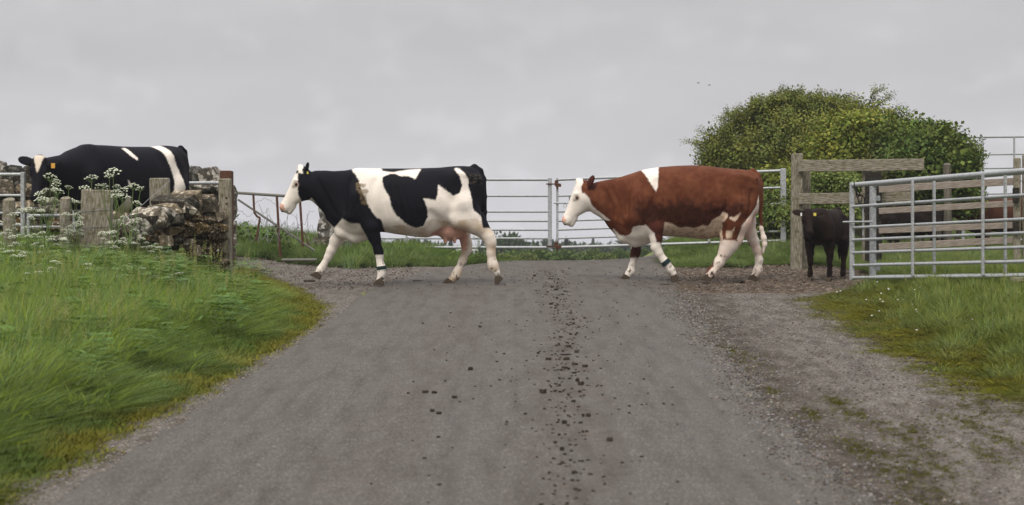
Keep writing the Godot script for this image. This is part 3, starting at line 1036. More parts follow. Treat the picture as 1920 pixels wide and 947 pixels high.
func grow(called: String, label: String, shapes: Array, tries: int, box4: Array, rule: Callable) -> void:
	# rule(x, d) -> [height, colour, width factor] or null; "shapes" share the places out between them
	var xs := []
	var cols := []
	for s in shapes:
		xs.append([])
		cols.append([])
	for i in tries:
		var d := rng.randf_range(box4[2], box4[3])
		var x := rng.randf_range(box4[0], box4[1])
		if absf(x) > d * 0.2526 + 0.9: continue
		var q = rule.call(x, d)
		if q == null: continue
		var h: float = q[0] * rng.randf_range(0.65, 1.2)
		var k := rng.randi() % shapes.size()
		var w: float = q[2] * rng.randf_range(0.85, 1.2)
		xs[k].append(Transform3D(Basis(Vector3.UP, rng.randf() * TAU).rotated(Vector3.RIGHT, rng.randf_range(-0.12, 0.12)) * Basis.from_scale(Vector3(w, h, w)), at(x, d, -0.01)))
		cols[k].append(jit(q[1], 0.34))
	for k in shapes.size():
		tag(multi(called, shapes[k], M.grass, xs[k], cols[k]), label, "grass", "", "stuff")


func build_vegetation() -> void:
	var long := tuft(1, 13, 0.20, 0.014, 0.26)
	var long2 := tuft(2, 11, 0.26, 0.012, 0.46)
	var short := tuft(3, 14, 0.14, 0.010, 0.09)
	var G0 := Color(0.205, 0.300, 0.080)
	var G1 := Color(0.300, 0.385, 0.150)
	var G2 := Color(0.150, 0.240, 0.060)
	var Y0 := Color(0.420, 0.400, 0.085)
	var GR := Color(0.270, 0.330, 0.085)
	var S0 := Color(0.38, 0.30, 0.16)
	grow("tall_grass", "long lush grass on the left verge beside the lane", [long, long2], 150000, [-7.5, -1.7, 8.4, 26.6], func(x, d):
		var e: float = verge_l(d) - x
		var patch := nz.get_noise_2d(x * 0.9 + 40.0, d * 0.55)
		var fine := nz.get_noise_2d(x * 3.0 + 4.0, d * 2.0)
		if d > 24.2 and x > -4.2: return null
		var tall := smoothstep(0.45, 1.5, e + 0.35 * patch) * (1.0 - 0.75 * smoothstep(20.5, 23.0, d) * smoothstep(2.4, 1.2, e))
		if tall < 0.05 or rng.randf() > 0.75: return null
		var c := G0.lerp(G1, clampf(0.5 + 0.5 * patch + 0.6 * fine, 0, 1)).lerp(G2, 0.7 * clampf(nz.get_noise_2d(x * 7.0, d * 5.0) * 1.4, 0, 1))
		return [0.13 + 0.36 * tall * (0.85 + 0.6 * patch), c, 0.9 + 0.2 * fine])
	grow("verge_grass", "shorter yellowish grass along the edge of the left verge", [short], 48000, [-4.6, -1.7, 8.4, 27.5], func(x, d):
		var e: float = verge_l(d) - x
		if e < -0.05 or e > 1.9: return null
		var patch := nz.get_noise_2d(x * 1.4 + 90.0, d * 0.9)
		if e < 0.16 and nz.get_noise_2d(x * 8.0, d * 6.0) > e * 5.0 - 0.2: return null
		var late := smoothstep(20.0, 23.0, d)
		if late > 0.5 and e > 0.25 and patch > 0.34: return [0.05, S0, 1.0]
		var c := Y0.lerp(G0, smoothstep(0.05, 0.50 + late, e + 0.4 * patch))
		return [0.05 + 0.12 * smoothstep(0.0, 0.9, e), c, 1.0])
	grow("verge_grass", "grass on the right verge in front of the paired gates", [short, long], 70000, [2.7, 7.2, 10.8, 24.4], func(x, d):
		var e: float = x - verge_r(d)
		if e < -0.05: return null
		var patch := nz.get_noise_2d(x * 1.1 + 10.0, d * 0.8)
		if e < 0.30 and nz.get_noise_2d(x * 6.0, d * 5.0) > e * 4.0 - 0.3: return null
		var tall := smoothstep(0.35, 1.3, e + 0.5 * patch)
		if patch > 0.42 and d > 19.0 and rng.randf() < 0.5: return [0.05, S0, 1.0]
		var c := Y0.lerp(GR, tall).lerp(G1, clampf(patch, 0, 0.6))
		return [0.035 + 0.17 * tall * (1.0 + 0.7 * patch), c, 0.9])
	grow("grass", "grass growing under and behind the paired gates", [short, long], 60000, [3.9, 9.0, 23.9, 30.2], func(x, d):
		var edge: float = 4.85 + 0.15 * nz.get_noise_2d(d * 1.5, 4.0) - smoothstep(24.6, 23.8, d) * 0.6
		if x < edge: return null
		var patch := nz.get_noise_2d(x * 1.1 + 60.0, d * 0.8)
		return [0.10 + 0.12 * clampf(0.5 + patch, 0, 1), GR.lerp(G1, clampf(0.5 + patch, 0, 1)), 0.9])
	grow("grass", "grass below the gates on the left side of the crest", [long, short], 60000, [-7.6, 0.4, 29.0, 35.0], func(x, d):
		if x > road_l(d) - 0.06 - 0.2 * rng.randf(): return null
		if d < 29.5 + 0.2 * nz.get_noise_2d(x * 2.0, 1.0) and x > -9.0: return null
		var patch := nz.get_noise_2d(x * 1.1 + 20.0, d * 1.1)
		var lush := clampf(0.45 + patch, 0.1, 1.0) * smoothstep(-0.2, -1.4, x)
		return [0.09 + 0.26 * lush, G2.lerp(G1, clampf(0.55 + 0.9 * nz.get_noise_2d(x * 2.0, d * 2.0), 0, 1)), 1.0])
	grow("grass", "short grass on the bank behind the red brown cow", [short, long], 80000, [2.0, 10.0, 29.4, 36.5], func(x, d):
		if x < road_r(d) + 0.05: return null
		if d < 29.55 + 0.2 * nz.get_noise_2d(x * 2.0, 31.0): return null
		var patch := nz.get_noise_2d(x * 0.9 + 70.0, d * 0.9)
		return [0.07 + 0.11 * clampf(0.5 + patch, 0, 1) + 0.16 * smoothstep(31.0, 33.5, d), G0.lerp(G1, clampf(0.5 + patch, 0, 1)), 0.9])
	grow("grass", "rising pasture behind the rail fence", [short, long], 70000, [2.6, 13.0, 36.0, 48.0], func(x, d):
		if x < road_r(d) + 0.3: return null
		var patch := nz.get_noise_2d(x * 0.7 + 70.0, d * 0.7)
		return [0.09 + 0.10 * clampf(0.5 + patch, 0, 1), G0.lerp(G1, clampf(0.6 + patch, 0, 1)), 1.5])
	grow("grass", "grass round the hooves of the black cow", [long, short], 30000, [-9.0, -3.9, 24.0, 33.0], func(x, d):
		if d < 29.5 and d > 26.4: return null
		var patch := nz.get_noise_2d(x * 1.1 + 33.0, d * 1.1)
		return [0.12 + 0.15 * clampf(0.5 + patch, 0, 1), G0.lerp(G1, clampf(0.5 + patch, 0, 1)), 0.9])
	# stalks in seed, and broad weeds among the long grass
	var sg := Geo.new()
	for i in 3:
		var a := i * 2.1
		var lean := Vector3(cos(a), 0, sin(a)) * 0.14
		sg.col = Color(0.25, 0.30, 0.11)
		sg.tube([Vector3(cos(a), 0, sin(a)) * 0.04, lean * 0.5 + Vector3.UP * 0.5, lean + Vector3.UP * (0.85 + 0.1 * i)], [0.0030, 0.0025, 0.002], 3, false)
		for k in 16:
			var f := k / 16.0
			var p := lean * (0.85 + f * 0.2) + Vector3.UP * (0.72 + 0.1 * i + 0.20 * f)
			var b := k * 2.4
			sg.col = Color(0.34, 0.34, 0.17)
			sg.flat(p, p + Vector3(cos(b), 0.9, sin(b)) * 0.030 * (1.2 - f), p + Vector3(cos(b + 0.7), 0.7, sin(b + 0.7)) * 0.022, p - Vector3.UP)
	var seedm := sg.mesh()
	var sx := []
	for i in 600:
		var d := rng.randf_range(9.0, 24.0)
		var x := verge_l(d) - 0.7 - absf(rng.randfn(0, 1.6))
		if i % 4 == 0:
			d = rng.randf_range(12.0, 29.0)
			x = maxf(verge_r(d) + 0.7, 4.9 if d > 23.5 else 0.0) + absf(rng.randfn(0, 1.2))
		if nz.get_noise_2d(x * 1.2, d * 0.8) < -0.1: continue
		var h := rng.randf_range(0.30, 0.62) * (0.7 if x > 0 else 1.0)
		sx.append(Transform3D(Basis(Vector3.UP, rng.randf() * TAU) * Basis.from_scale(Vector3(0.6, h, 0.6)), at(x, d, 0)))
	tag(multi("seeding_grass", seedm, M.grass, sx, []), "thin straw coloured grass stalks in seed above the verges", "grass", "", "stuff")
	var weed: ArrayMesh = parsley_kind(31, 0.45)[2]
	var dock := sprig(19, 16, 0.20, 0.085)
	var wx := [[], []]
	var wc := [[], []]
	for i in 300:
		var d := rng.randf_range(9.0, 24.5)
		var x := verge_l(d) - 0.6 - absf(rng.randfn(0, 1.5))
		if d > 23.5 and x > -4.4: continue
		var k := 0 if rng.randf() < 0.7 else 1
		wx[k].append(Transform3D(Basis(Vector3.UP, rng.randf() * TAU) * Basis.from_scale(Vector3.ONE * rng.randf_range(0.5, 0.9)), at(x, d, 0.0)))
		wc[k].append(jit(Color(0.12, 0.20, 0.055), 0.25))
	for i in 260:   # a thicket of weeds before the fence and the low wall
		var d := rng.randf_range(19.2, 23.6)
		var x := (rng.randf_range(-20.0, 340.0) - 960.0) / F * d
		if x > verge_l(d) - 1.2: continue
		wx[0].append(Transform3D(Basis(Vector3.UP, rng.randf() * TAU) * Basis.from_scale(Vector3(0.6, rng.randf_range(0.55, 1.05), 0.6)), at(x, d, 0.0)))
		wc[0].append(jit(Color(0.15, 0.22, 0.075), 0.3))
	tag(multi("verge_weeds", weed, M.leaf, wx[0], wc[0]), "feathery weed leaves among the long grass of the left verge", "weeds", "", "stuff")
	tag(multi("verge_weeds", dock, M.leaf, wx[1], wc[1]), "broad weed leaves among the long grass of the left verge", "weeds", "", "stuff")
	# cushions of moss and starved grass in the gravel
	var spots := [[1372, 668, 26], [1356, 652, 14], [1700, 805, 20], [1800, 780, 18], [1745, 860, 18], [1690, 872, 18], [1738, 925, 16], [1610, 835, 14], [1520, 770, 8], [1850, 842, 12], [1840, 760, 16], [1600, 768, 14], [1330, 618, 8], [1450, 730, 6], [1880, 815, 10], [1570, 745, 10]]
	var xs := []
	var cols := []
	for s in spots:
		var d: float = 5890.0 / (s[1] - 299.5)
		var x: float = (s[0] - 960.0) / F * d
		for i in int(s[2] * 6):
			var h := rng.randf_range(0.008, 0.018)
			xs.append(Transform3D(Basis(Vector3.UP, rng.randf() * TAU) * Basis.from_scale(Vector3(0.32, h, 0.32)), at(x + rng.randfn(0, 0.0045 * s[2]), d + rng.randfn(0, 0.020 * s[2]), 0.014)))
			cols.append(jit(Color(0.25, 0.24, 0.035), 0.25))
	tag(multi("moss", short, M.grass, xs, cols), "yellow green moss in patches on the gravel shoulder", "moss", "", "stuff")
	# daisies
	var dz := []
	for i in 46:
		var d := rng.randf_range(17.5, 23.5)
		var x := verge_r(d) + rng.randf_range(0.3, 1.8)
		dz.append(Transform3D(Basis.from_scale(Vector3(0.009, 0.006, 0.009)), at(x, d, rng.randf_range(0.08, 0.15))))
	tag(multi("daisies", ball(Vector3.ONE), mat(lin(0.72, 0.72, 0.68), 0.8), dz, []), "tiny white daisies in the grass of the right verge", "daisies", "", "stuff")
	parsley()
	bushes()
	nettles()


func umbel(g: Geo, c: Vector3, up: Vector3, r: float, rr: RandomNumberGenerator) -> void:   # a flat head of little white flower clusters
	for i in 17:
		var a := i * 2.39996
		var q := sqrt((i + 0.4) / 17.0)
		var e := c + Vector3(cos(a) * q * r, 0, sin(a) * q * r) + up * (r * 0.55 * (1.0 - q * q)) + Vector3(rr.randf_range(-1, 1), rr.randf_range(-1, 1), rr.randf_range(-1, 1)) * r * 0.08
		var s := r * rr.randf_range(0.13, 0.22)
		g.col = Color(0.54, 0.57, 0.44) * rr.randf_range(0.85, 1.1)
		for k in 5:
			var b := TAU * k / 5.0 + a
			var b2 := b + TAU / 5.0
			g.flat(e + Vector3(0, s * 0.75, 0), e + Vector3(cos(b), 0.1, sin(b)) * s, e + Vector3(cos(b2), 0.1, sin(b2)) * s, e - Vector3(0, s, 0))
			g.flat(e - Vector3(0, s * 0.45, 0), e + Vector3(cos(b), 0.1, sin(b)) * s, e + Vector3(cos(b2), 0.1, sin(b2)) * s, e + Vector3(0, s * 0.3, 0))


func parsley_kind(sd: int, fine := 1.0) -> Array:   # [stems, flowers, leaves], about a metre tall
	var r := RandomNumberGenerator.new()
	r.seed = sd
	var st := Geo.new()
	var heads := []
	var lf := Geo.new()
	for s in 2 + sd % 2:
		var a := r.randf() * TAU
		var lean := Vector3(cos(a), 0, sin(a)) * r.randf_range(0.05, 0.22)
		var mid := lean * 0.4 + Vector3.UP * r.randf_range(0.45, 0.6)
		var root := Vector3(cos(a), 0, sin(a)) * 0.03
		st.tube([root, mid * 0.55, mid], [0.007, 0.006, 0.005], 6, false)
		for k in 3:
			var b := a + r.randf_range(-1, 1) + k * TAU / 3.0
			var tip := mid + Vector3(cos(b), 0, sin(b)) * r.randf_range(0.04, 0.16) + Vector3.UP * r.randf_range(0.18, 0.48)
			st.tube([mid, mid.lerp(tip, 0.5) + Vector3(cos(b), 0, sin(b)) * 0.02, tip], [0.0045, 0.0035, 0.003], 5, false)
			var rad := r.randf_range(0.034, 0.075)
			for m in 9:
				var c := m * 2.39996
				var q := sqrt((m + 0.5) / 9.0)
				st.tube([tip, tip + Vector3(cos(c) * q * rad, rad * 0.55, sin(c) * q * rad)], [0.0016], 3, false)
			heads.append([tip + Vector3.UP * rad * 0.5, rad])
		for k in (5 if fine > 0.9 else 9):   # feathery leaves
			var b := r.randf() * TAU
			var from := mid * r.randf_range(0.15, 0.95)
			var dirv := Vector3(cos(b), r.randf_range(0.1, 0.5), sin(b)).normalized()
			var cnt := int(22 / fine)
			for m in cnt:
				var f := (m + 1.0) / cnt
				var p := from + dirv * f * 0.24 - Vector3.UP * f * f * 0.08
				var side := dirv.cross(Vector3.UP).normalized() * (1.0 if m % 2 else -1.0)
				var l := 0.07 * (1.1 - f) * (0.4 + 0.6 * fine)
				lf.col = Color(0.85, 0.95, 0.8) * r.randf_range(0.8, 1.2)
				var e := p + side * l + dirv * l * 0.5
				lf.flat(p, p + dirv * 0.014 * fine + side * l * 0.4, e, p - Vector3.UP)
				lf.flat(p + side * l * 0.4, e + dirv * 0.01 * fine, e - dirv * 0.012 * fine, p - Vector3.UP)
	return [st.mesh(), heads, lf.mesh()]


func parsley_label(s: Array) -> String:
	if s[1] >= 540: return "low white cow parsley in the open verge below the broken wall"
	if s[1] >= 484: return "white cow parsley low in the grass in front of the fence"
	if s[0] < 40: return "white cow parsley beside the leftmost fence post"
	if s[0] < 108 and s[1] < 395: return "tall white cow parsley under the head of the black cow"
	if s[0] < 108: return "white cow parsley between the two round fence posts"
	if s[0] < 150: return "white cow parsley in front of the second round fence post"
	if s[0] < 200: return "tall white cow parsley in front of the broad fence post"
	if s[1] < 400: return "tall white cow parsley just right of the broad fence post"
	return "white cow parsley at the low end of the mossy broken wall"


func parsley() -> void:
	var kinds := [parsley_kind(11), parsley_kind(12), parsley_kind(13), parsley_kind(14)]
	var stem := mat(lin(0.11, 0.16, 0.05), 0.8)
	var umbels := []
	for i in 3:
		var ur := RandomNumberGenerator.new()
		ur.seed = 40 + i
		var ug := Geo.new()
		umbel(ug, Vector3.ZERO, Vector3.UP, 1.0, ur)
		umbels.append(ug.mesh())
	var spots := [[92, 352, 21.5], [140, 350, 23.4], [158, 372, 23.6], [185, 343, 23.4], [212, 344, 22.4], [238, 352, 22.0], [60, 388, 21.2], [128, 410, 21.9], [142, 418, 21.9], [76, 440, 20.5], [112, 445, 21.0], [14, 410, 20.8], [30, 468, 19.8], [56, 425, 20.9], [200, 432, 21.5], [226, 428, 22.4], [252, 444, 22.6], [270, 420, 22.7], [286, 460, 22.7], [150, 500, 19.8], [100, 500, 19.4], [45, 512, 18.6], [212, 518, 19.8], [248, 500, 20.7], [300, 490, 22.6], [322, 500, 22.9], [214, 452, 21.9], [8, 450, 20.4], [338, 570, 20.3], [262, 540, 19.8], [310, 546, 20.4], [190, 556, 18.6]]
	var i := 0
	for s in spots:
		var t := pt(s[0], s[1], s[2])
		var base := at(t.x, s[2], 0.0)
		var o := thing("cow_parsley", parsley_label(s), "wildflower", base, rng.randf() * TAU, "cow parsley along the left fence")
		var h := maxf(t.y - base.y, 0.35) / 0.98
		o.scale = Vector3(maxf(h, 0.75), h, maxf(h, 0.75))
		var k: Array = kinds[i % 4]
		i += 1
		mi("stem", k[0], stem, o)
		for q in k[1]:
			var fh := mi("flower_head", umbels[rng.randi() % 3], M.petal, o)
			fh.transform = Transform3D(Basis(Vector3.UP, rng.randf() * TAU).rotated(Vector3.RIGHT, rng.randf_range(-0.35, 0.35)).scaled(Vector3.ONE * q[1]), q[0])
		var lm: StandardMaterial3D = M.parsley_leaf
		mi("foliage", k[2], lm, o)
	var p := pt(908, 482, 30.4)
	var w := thing("cow_parsley", "small white flowering plant at the left edge of the lane by the gates", "wildflower", at(-0.45, 30.4))
	w.scale = Vector3(0.55, 0.42, 0.55)
	mi("stem", kinds[1][0], stem, w)
	for q in kinds[1][1]:
		mi("flower_head", umbels[0], M.petal, w).transform = Transform3D(Basis.from_scale(Vector3.ONE * q[1]), q[0])
	mi("foliage", kinds[1][2], M.parsley_leaf, w)


func sprig(sd: int, leaves: int, len: float, leaf: float) -> ArrayMesh:   # a twig along +y with leaves round it
	var r := RandomNumberGenerator.new()
	r.seed = sd
	var g := Geo.new()
	g.col = Color(0.6, 0.45, 0.5)
	g.tube([Vector3.ZERO, Vector3(0.01, len * 0.5, 0.0), Vector3(0.0, len, 0.01)], [0.004, 0.003, 0.0015], 3, false)
	for i in leaves:
		var f := (i + 0.5) / leaves
		var a := i * 2.4 + r.randf()
		var out := Vector3(cos(a), r.randf_range(-0.2, 0.8), sin(a)).normalized()
		var p := Vector3(0, len * f, 0) + out * leaf * r.randf_range(0.1, 1.6)
		var side := out.cross(Vector3(r.randf_range(-1, 1), 1, r.randf_range(-1, 1))).normalized()
		var s := leaf * r.randf_range(0.7, 1.25)
		var nn := side.cross(out).normalized()
		g.col = Color(0.8 + 0.5 * r.randf(), 0.85 + 0.35 * r.randf(), 0.8 + 0.4 * r.randf())
		var v0 := g.vert(p, nn)
		var v1 := g.vert(p + out * s * 0.5 + side * s * 0.38, (nn + side * 0.3).normalized())
		var v2 := g.vert(p + out * s, nn)
		var v3 := g.vert(p + out * s * 0.5 - side * s * 0.38, (nn - side * 0.3).normalized())
		g.face(v0, v1, v2)
		g.face(v0, v2, v3)
	return g.mesh()


func bush(called: String, label: String, category: String, d: float, lumps: Array, sprigs: int, mesh: Mesh, c0: Color, c1: Color, shoots: Array, sd: int) -> void:
	var r := RandomNumberGenerator.new()
	r.seed = sd
	var mid := pt(lumps[0][0], lumps[0][1], d)
	var o := thing(called, label, category, at(mid.x, d))
	var xs := []
	var cols := []
	var ls := []
	var total := 0.0
	for l in lumps:
		var c := pt(l[0], l[1], d + (l[3] if l.size() > 3 else 0.0))
		var rad: float = l[2] / F * d
		ls.append([c, rad])
		total += rad * rad
	var br := Geo.new()
	for l in ls:
		var c: Vector3 = l[0]
		var rad: float = l[1]
		var ground := at(lerpf(c.x, mid.x, 0.5), d)
		br.tube([ground - Vector3(0, 0.2, 0), ground.lerp(c, 0.45) + Vector3(r.randf_range(-0.15, 0.15), 0, r.randf_range(-0.15, 0.15)), c], [0.06, 0.045, 0.02], 6)
		for k in 9:
			var a := Vector3(r.randfn(), r.randfn() * 0.8 + 0.3, r.randfn()).normalized()
			br.tube([c.lerp(ground, 0.2), c + a * rad * 0.45 + Vector3(r.randf_range(-0.1, 0.1), 0, 0), c + a * rad * 0.98], [0.018, 0.012, 0.004], 5, false)
		for k in int(sprigs * rad * rad / total):
			var a := Vector3(r.randfn(), r.randfn(), r.randfn()).normalized()
			var rough := 1.0 + 0.36 * nz.get_noise_3dv((c + a * rad) * 2.2) + 0.22 * nz.get_noise_3dv((c + a * rad) * 5.0)
			var f := (r.randf_range(0.72, 1.03) if r.randf() < 0.75 else r.randf_range(0.2, 0.8)) * rough
			var p := c + Vector3(a.x, a.y * 0.92, a.z) * rad * f
			if nz.get_noise_3dv(p * 3.3 + Vector3(sd, 0, 0)) > 0.36: continue
			if p.y < hgt(p.x, -p.z) + 0.02: continue
			var up := (a + Vector3(r.randfn(), r.randfn() + 0.5, r.randfn()) * 0.6).normalized()
			xs.append(Transform3D(Basis(Quaternion(Vector3.UP, up)) * Basis(Vector3.UP, r.randf() * TAU) * Basis.from_scale(Vector3.ONE * r.randf_range(0.6, 1.3) * (1.25 if f > 0.95 else 1.0)), p))
			var t := clampf(0.5 + 1.0 * nz.get_noise_3dv(p * 1.6 + Vector3(0, sd, 0)) + 0.5 * nz.get_noise_3dv(p * 5.0), 0, 1)
			cols.append(jit(c0.lerp(c1, t), 0.28))
	for s in shoots:   # long shoots that stand out of the outline: [u0, v0, u1, v1]
		var a := pt(s[0], s[1], d)
		var b := pt(s[2], s[3], d + r.randf_range(-0.4, 0.4))
		var m := a.lerp(b, 0.5) + Vector3(r.randf_range(-0.06, 0.06), r.randf_range(0, 0.08), 0)
		br.tube([a, m, b], [0.010, 0.007, 0.003], 5, false)
		for k in 11:
			var f := (k + 1) / 11.0
			var p := a.lerp(m, f * 2.0) if f < 0.5 else m.lerp(b, f * 2.0 - 1.0)
			xs.append(Transform3D(Basis(Quaternion(Vector3.UP, ((b - a).normalized() + Vector3(r.randfn(), r.randfn(), r.randfn()) * 0.5).normalized())) * Basis.from_scale(Vector3.ONE * r.randf_range(0.6, 1.0)), p))
			cols.append(jit(c0.lerp(c1, 0.6), 0.2))
	var trunk := mi("branches", br.mesh(), M.bark, o)
	trunk.position = -o.position
	var fo := multi("foliage", mesh, M.leaf, xs, cols, o)
	fo.position = -o.position
	tag(fo, "", "", "", "stuff")


func bushes() -> void:
	var haw := sprig(5, 18, 0.20, 0.040)
	var elder := sprig(6, 14, 0.22, 0.060)
	var ivy := sprig(7, 14, 0.16, 0.062)
	var sh := []
	for i in 64:
		var a := rng.randf_range(PI * 0.10, PI * 0.99)
		var q := Vector2(1505 + cos(a) * 155, 305 - sin(a) * 106)
		var q2 := q + Vector2(cos(a) * rng.randf_range(10, 40) + rng.randf_range(-10, 16), -sin(a) * rng.randf_range(8, 24))
		sh.append([q.x, q.y, q2.x, q2.y])
	for e in [[1345, 285, 1290, 266], [1350, 275, 1312, 246], [1440, 205, 1468, 168], [1380, 230, 1352, 222], [1640, 200, 1668, 180], [1630, 195, 1650, 168], [1660, 215, 1688, 205]]:
		sh.append(e)
	bush("hawthorn_bush", "large dark olive hawthorn bush with ragged shoots above the timber fence", "bush", 38.0, [[1480, 262, 70], [1405, 280, 58, 0.4], [1545, 252, 64], [1605, 260, 60, 0.3], [1650, 255, 44], [1365, 295, 40], [1450, 310, 66, -0.4], [1530, 310, 70, -0.5], [1400, 330, 60], [1500, 360, 60], [1600, 320, 66], [1425, 232, 34], [1472, 212, 33], [1530, 212, 34], [1595, 228, 32], [1640, 236, 28], [1345, 300, 34], [1675, 258, 40], [1690, 290, 46]], 8200, haw, Color(0.090, 0.115, 0.024), Color(0.205, 0.220, 0.048), sh, 3)
	sh = []
	for i in 14:
		var x := rng.randf_range(1545, 1650)
		sh.append([x, 265, x + rng.randf_range(-14, 14), 225 + rng.randf_range(-6, 22)])
	bush("elder_bush", "bright yellow green bush in front of the hawthorn above the fence boards", "bush", 35.8, [[1600, 268, 46], [1565, 285, 40, 0.2], [1635, 262, 34, 0.1], [1580, 318, 44], [1650, 300, 40], [1540, 330, 34], [1480, 355, 34], [1430, 355, 28]], 2600, elder, Color(0.130, 0.165, 0.028), Color(0.240, 0.270, 0.042), sh, 4)
	bush("bramble_bush", "tangled olive bramble between the yellow bush and the ivy", "bush", 35.4, [[1690, 290, 44], [1665, 320, 44], [1720, 325, 40], [1700, 365, 42], [1770, 355, 34], [1650, 370, 36]], 2200, haw, Color(0.105, 0.125, 0.034), Color(0.215, 0.215, 0.075), [[1690, 250, 1680, 236], [1710, 255, 1716, 238]], 5)
	sh = []
	for i in 12:
		sh.append([1790 + rng.randf_range(-20, 10), 285 + rng.randf_range(-10, 30), 1815 + rng.randf_range(0, 24), 262 + rng.randf_range(0, 60)])
	bush("ivy_clump", "dark glossy ivy smothering the old pole right of the bramble", "ivy", 34.6, [[1742, 280, 40, 0.3], [1715, 290, 42], [1768, 296, 42], [1788, 312, 30], [1735, 330, 44], [1798, 345, 28], [1694, 268, 34, 0.5], [1670, 300, 44, 0.8], [1780, 355, 30], [1812, 372, 24]], 4200, ivy, Color(0.050, 0.085, 0.018), Color(0.150, 0.190, 0.042), sh, 6)
	bush("hedge_plants", "low weeds and brambles growing below the fence boards", "weeds", 31.2, [[1445, 395, 22], [1480, 405, 26], [1530, 400, 28], [1560, 395, 26], [1596, 395, 22], [1420, 410, 14], [1580, 350, 20], [1545, 345, 18]], 1500, haw, Color(0.095, 0.140, 0.032), Color(0.180, 0.225, 0.060), [], 8)


func nettles() -> void:
	var leafy := sprig(9, 22, 0.55, 0.085)
	for q in [[-4.0, 29.9, 1.0, "clump of dark nettles beside the boulders and the old gate"], [-3.55, 30.2, 0.8, "leafy dock growing behind the old gate bars"], [-2.55, 31.0, 0.75, "leafy weeds at the foot of the boulder heap by the wide gate"], [-0.55, 30.6, 0.45, "low dock plant where grass meets the lane below the gate"]]:
		var xs := []
		var cols := []
		for i in 16:
			xs.append(Transform3D(Basis(Quaternion(Vector3.UP, Vector3(rng.randfn() * 0.25, 1, rng.randfn() * 0.25).normalized())) * Basis(Vector3.UP, rng.randf() * TAU) * Basis.from_scale(Vector3.ONE * q[2] * rng.randf_range(0.7, 1.1)), Vector3(rng.randfn() * 0.16, -0.02, rng.randfn() * 0.14)))
			cols.append(jit(Color(0.095, 0.155, 0.038), 0.25))
		var o := thing("weed_clump", q[3], "weeds", at(q[0], q[1]))
		tag(multi("foliage", leafy, M.leaf, xs, cols, o), "", "", "", "stuff")


# ================================================================ the distance

func crown(sd: int, conifer: bool, tris: int, leaf: float) -> ArrayMesh:   # one unit high, of many small leaf faces
	var r := RandomNumberGenerator.new()
	r.seed = sd
	var g := Geo.new()
	for i in tris:
		var p: Vector3
		var y := r.randf()
		var a := r.randf() * TAU
		var out := Vector3(cos(a), 0, sin(a))
		if conifer:
			var tier := 0.72 + 0.28 * sin(y * 34.0)
			p = out * (1.0 - y) * 0.24 * tier * sqrt(r.randf_range(0.3, 1.0)) + Vector3.UP * y
			out = (out + Vector3.DOWN * 0.5).normalized()
		else:
			var q := Vector3(r.randfn(), r.randfn(), r.randfn()).normalized()
			var k := 1.0 + 0.35 * nz.get_noise_3dv(q * 1.7 + Vector3(sd, 0, 0))
			p = Vector3(0, 0.5, 0) + q * 0.46 * k * pow(r.randf(), 0.25)
			out = (q + Vector3(r.randfn(), r.randfn(), r.randfn()) * 0.5).normalized()
		var side := out.cross(Vector3(r.randfn(), r.randfn(), r.randfn())).normalized()
		g.col = Color.WHITE * r.randf_range(0.7, 1.25)
		var s := leaf * r.randf_range(0.6, 1.3) * (1.3 - y if conifer else 1.0)
		var nn := side.cross(out).normalized()
		g.face(g.vert(p - side * s * 0.5, nn), g.vert(p + side * s * 0.5, nn), g.vert(p + out * s * 1.5, nn))
	return g.mesh()


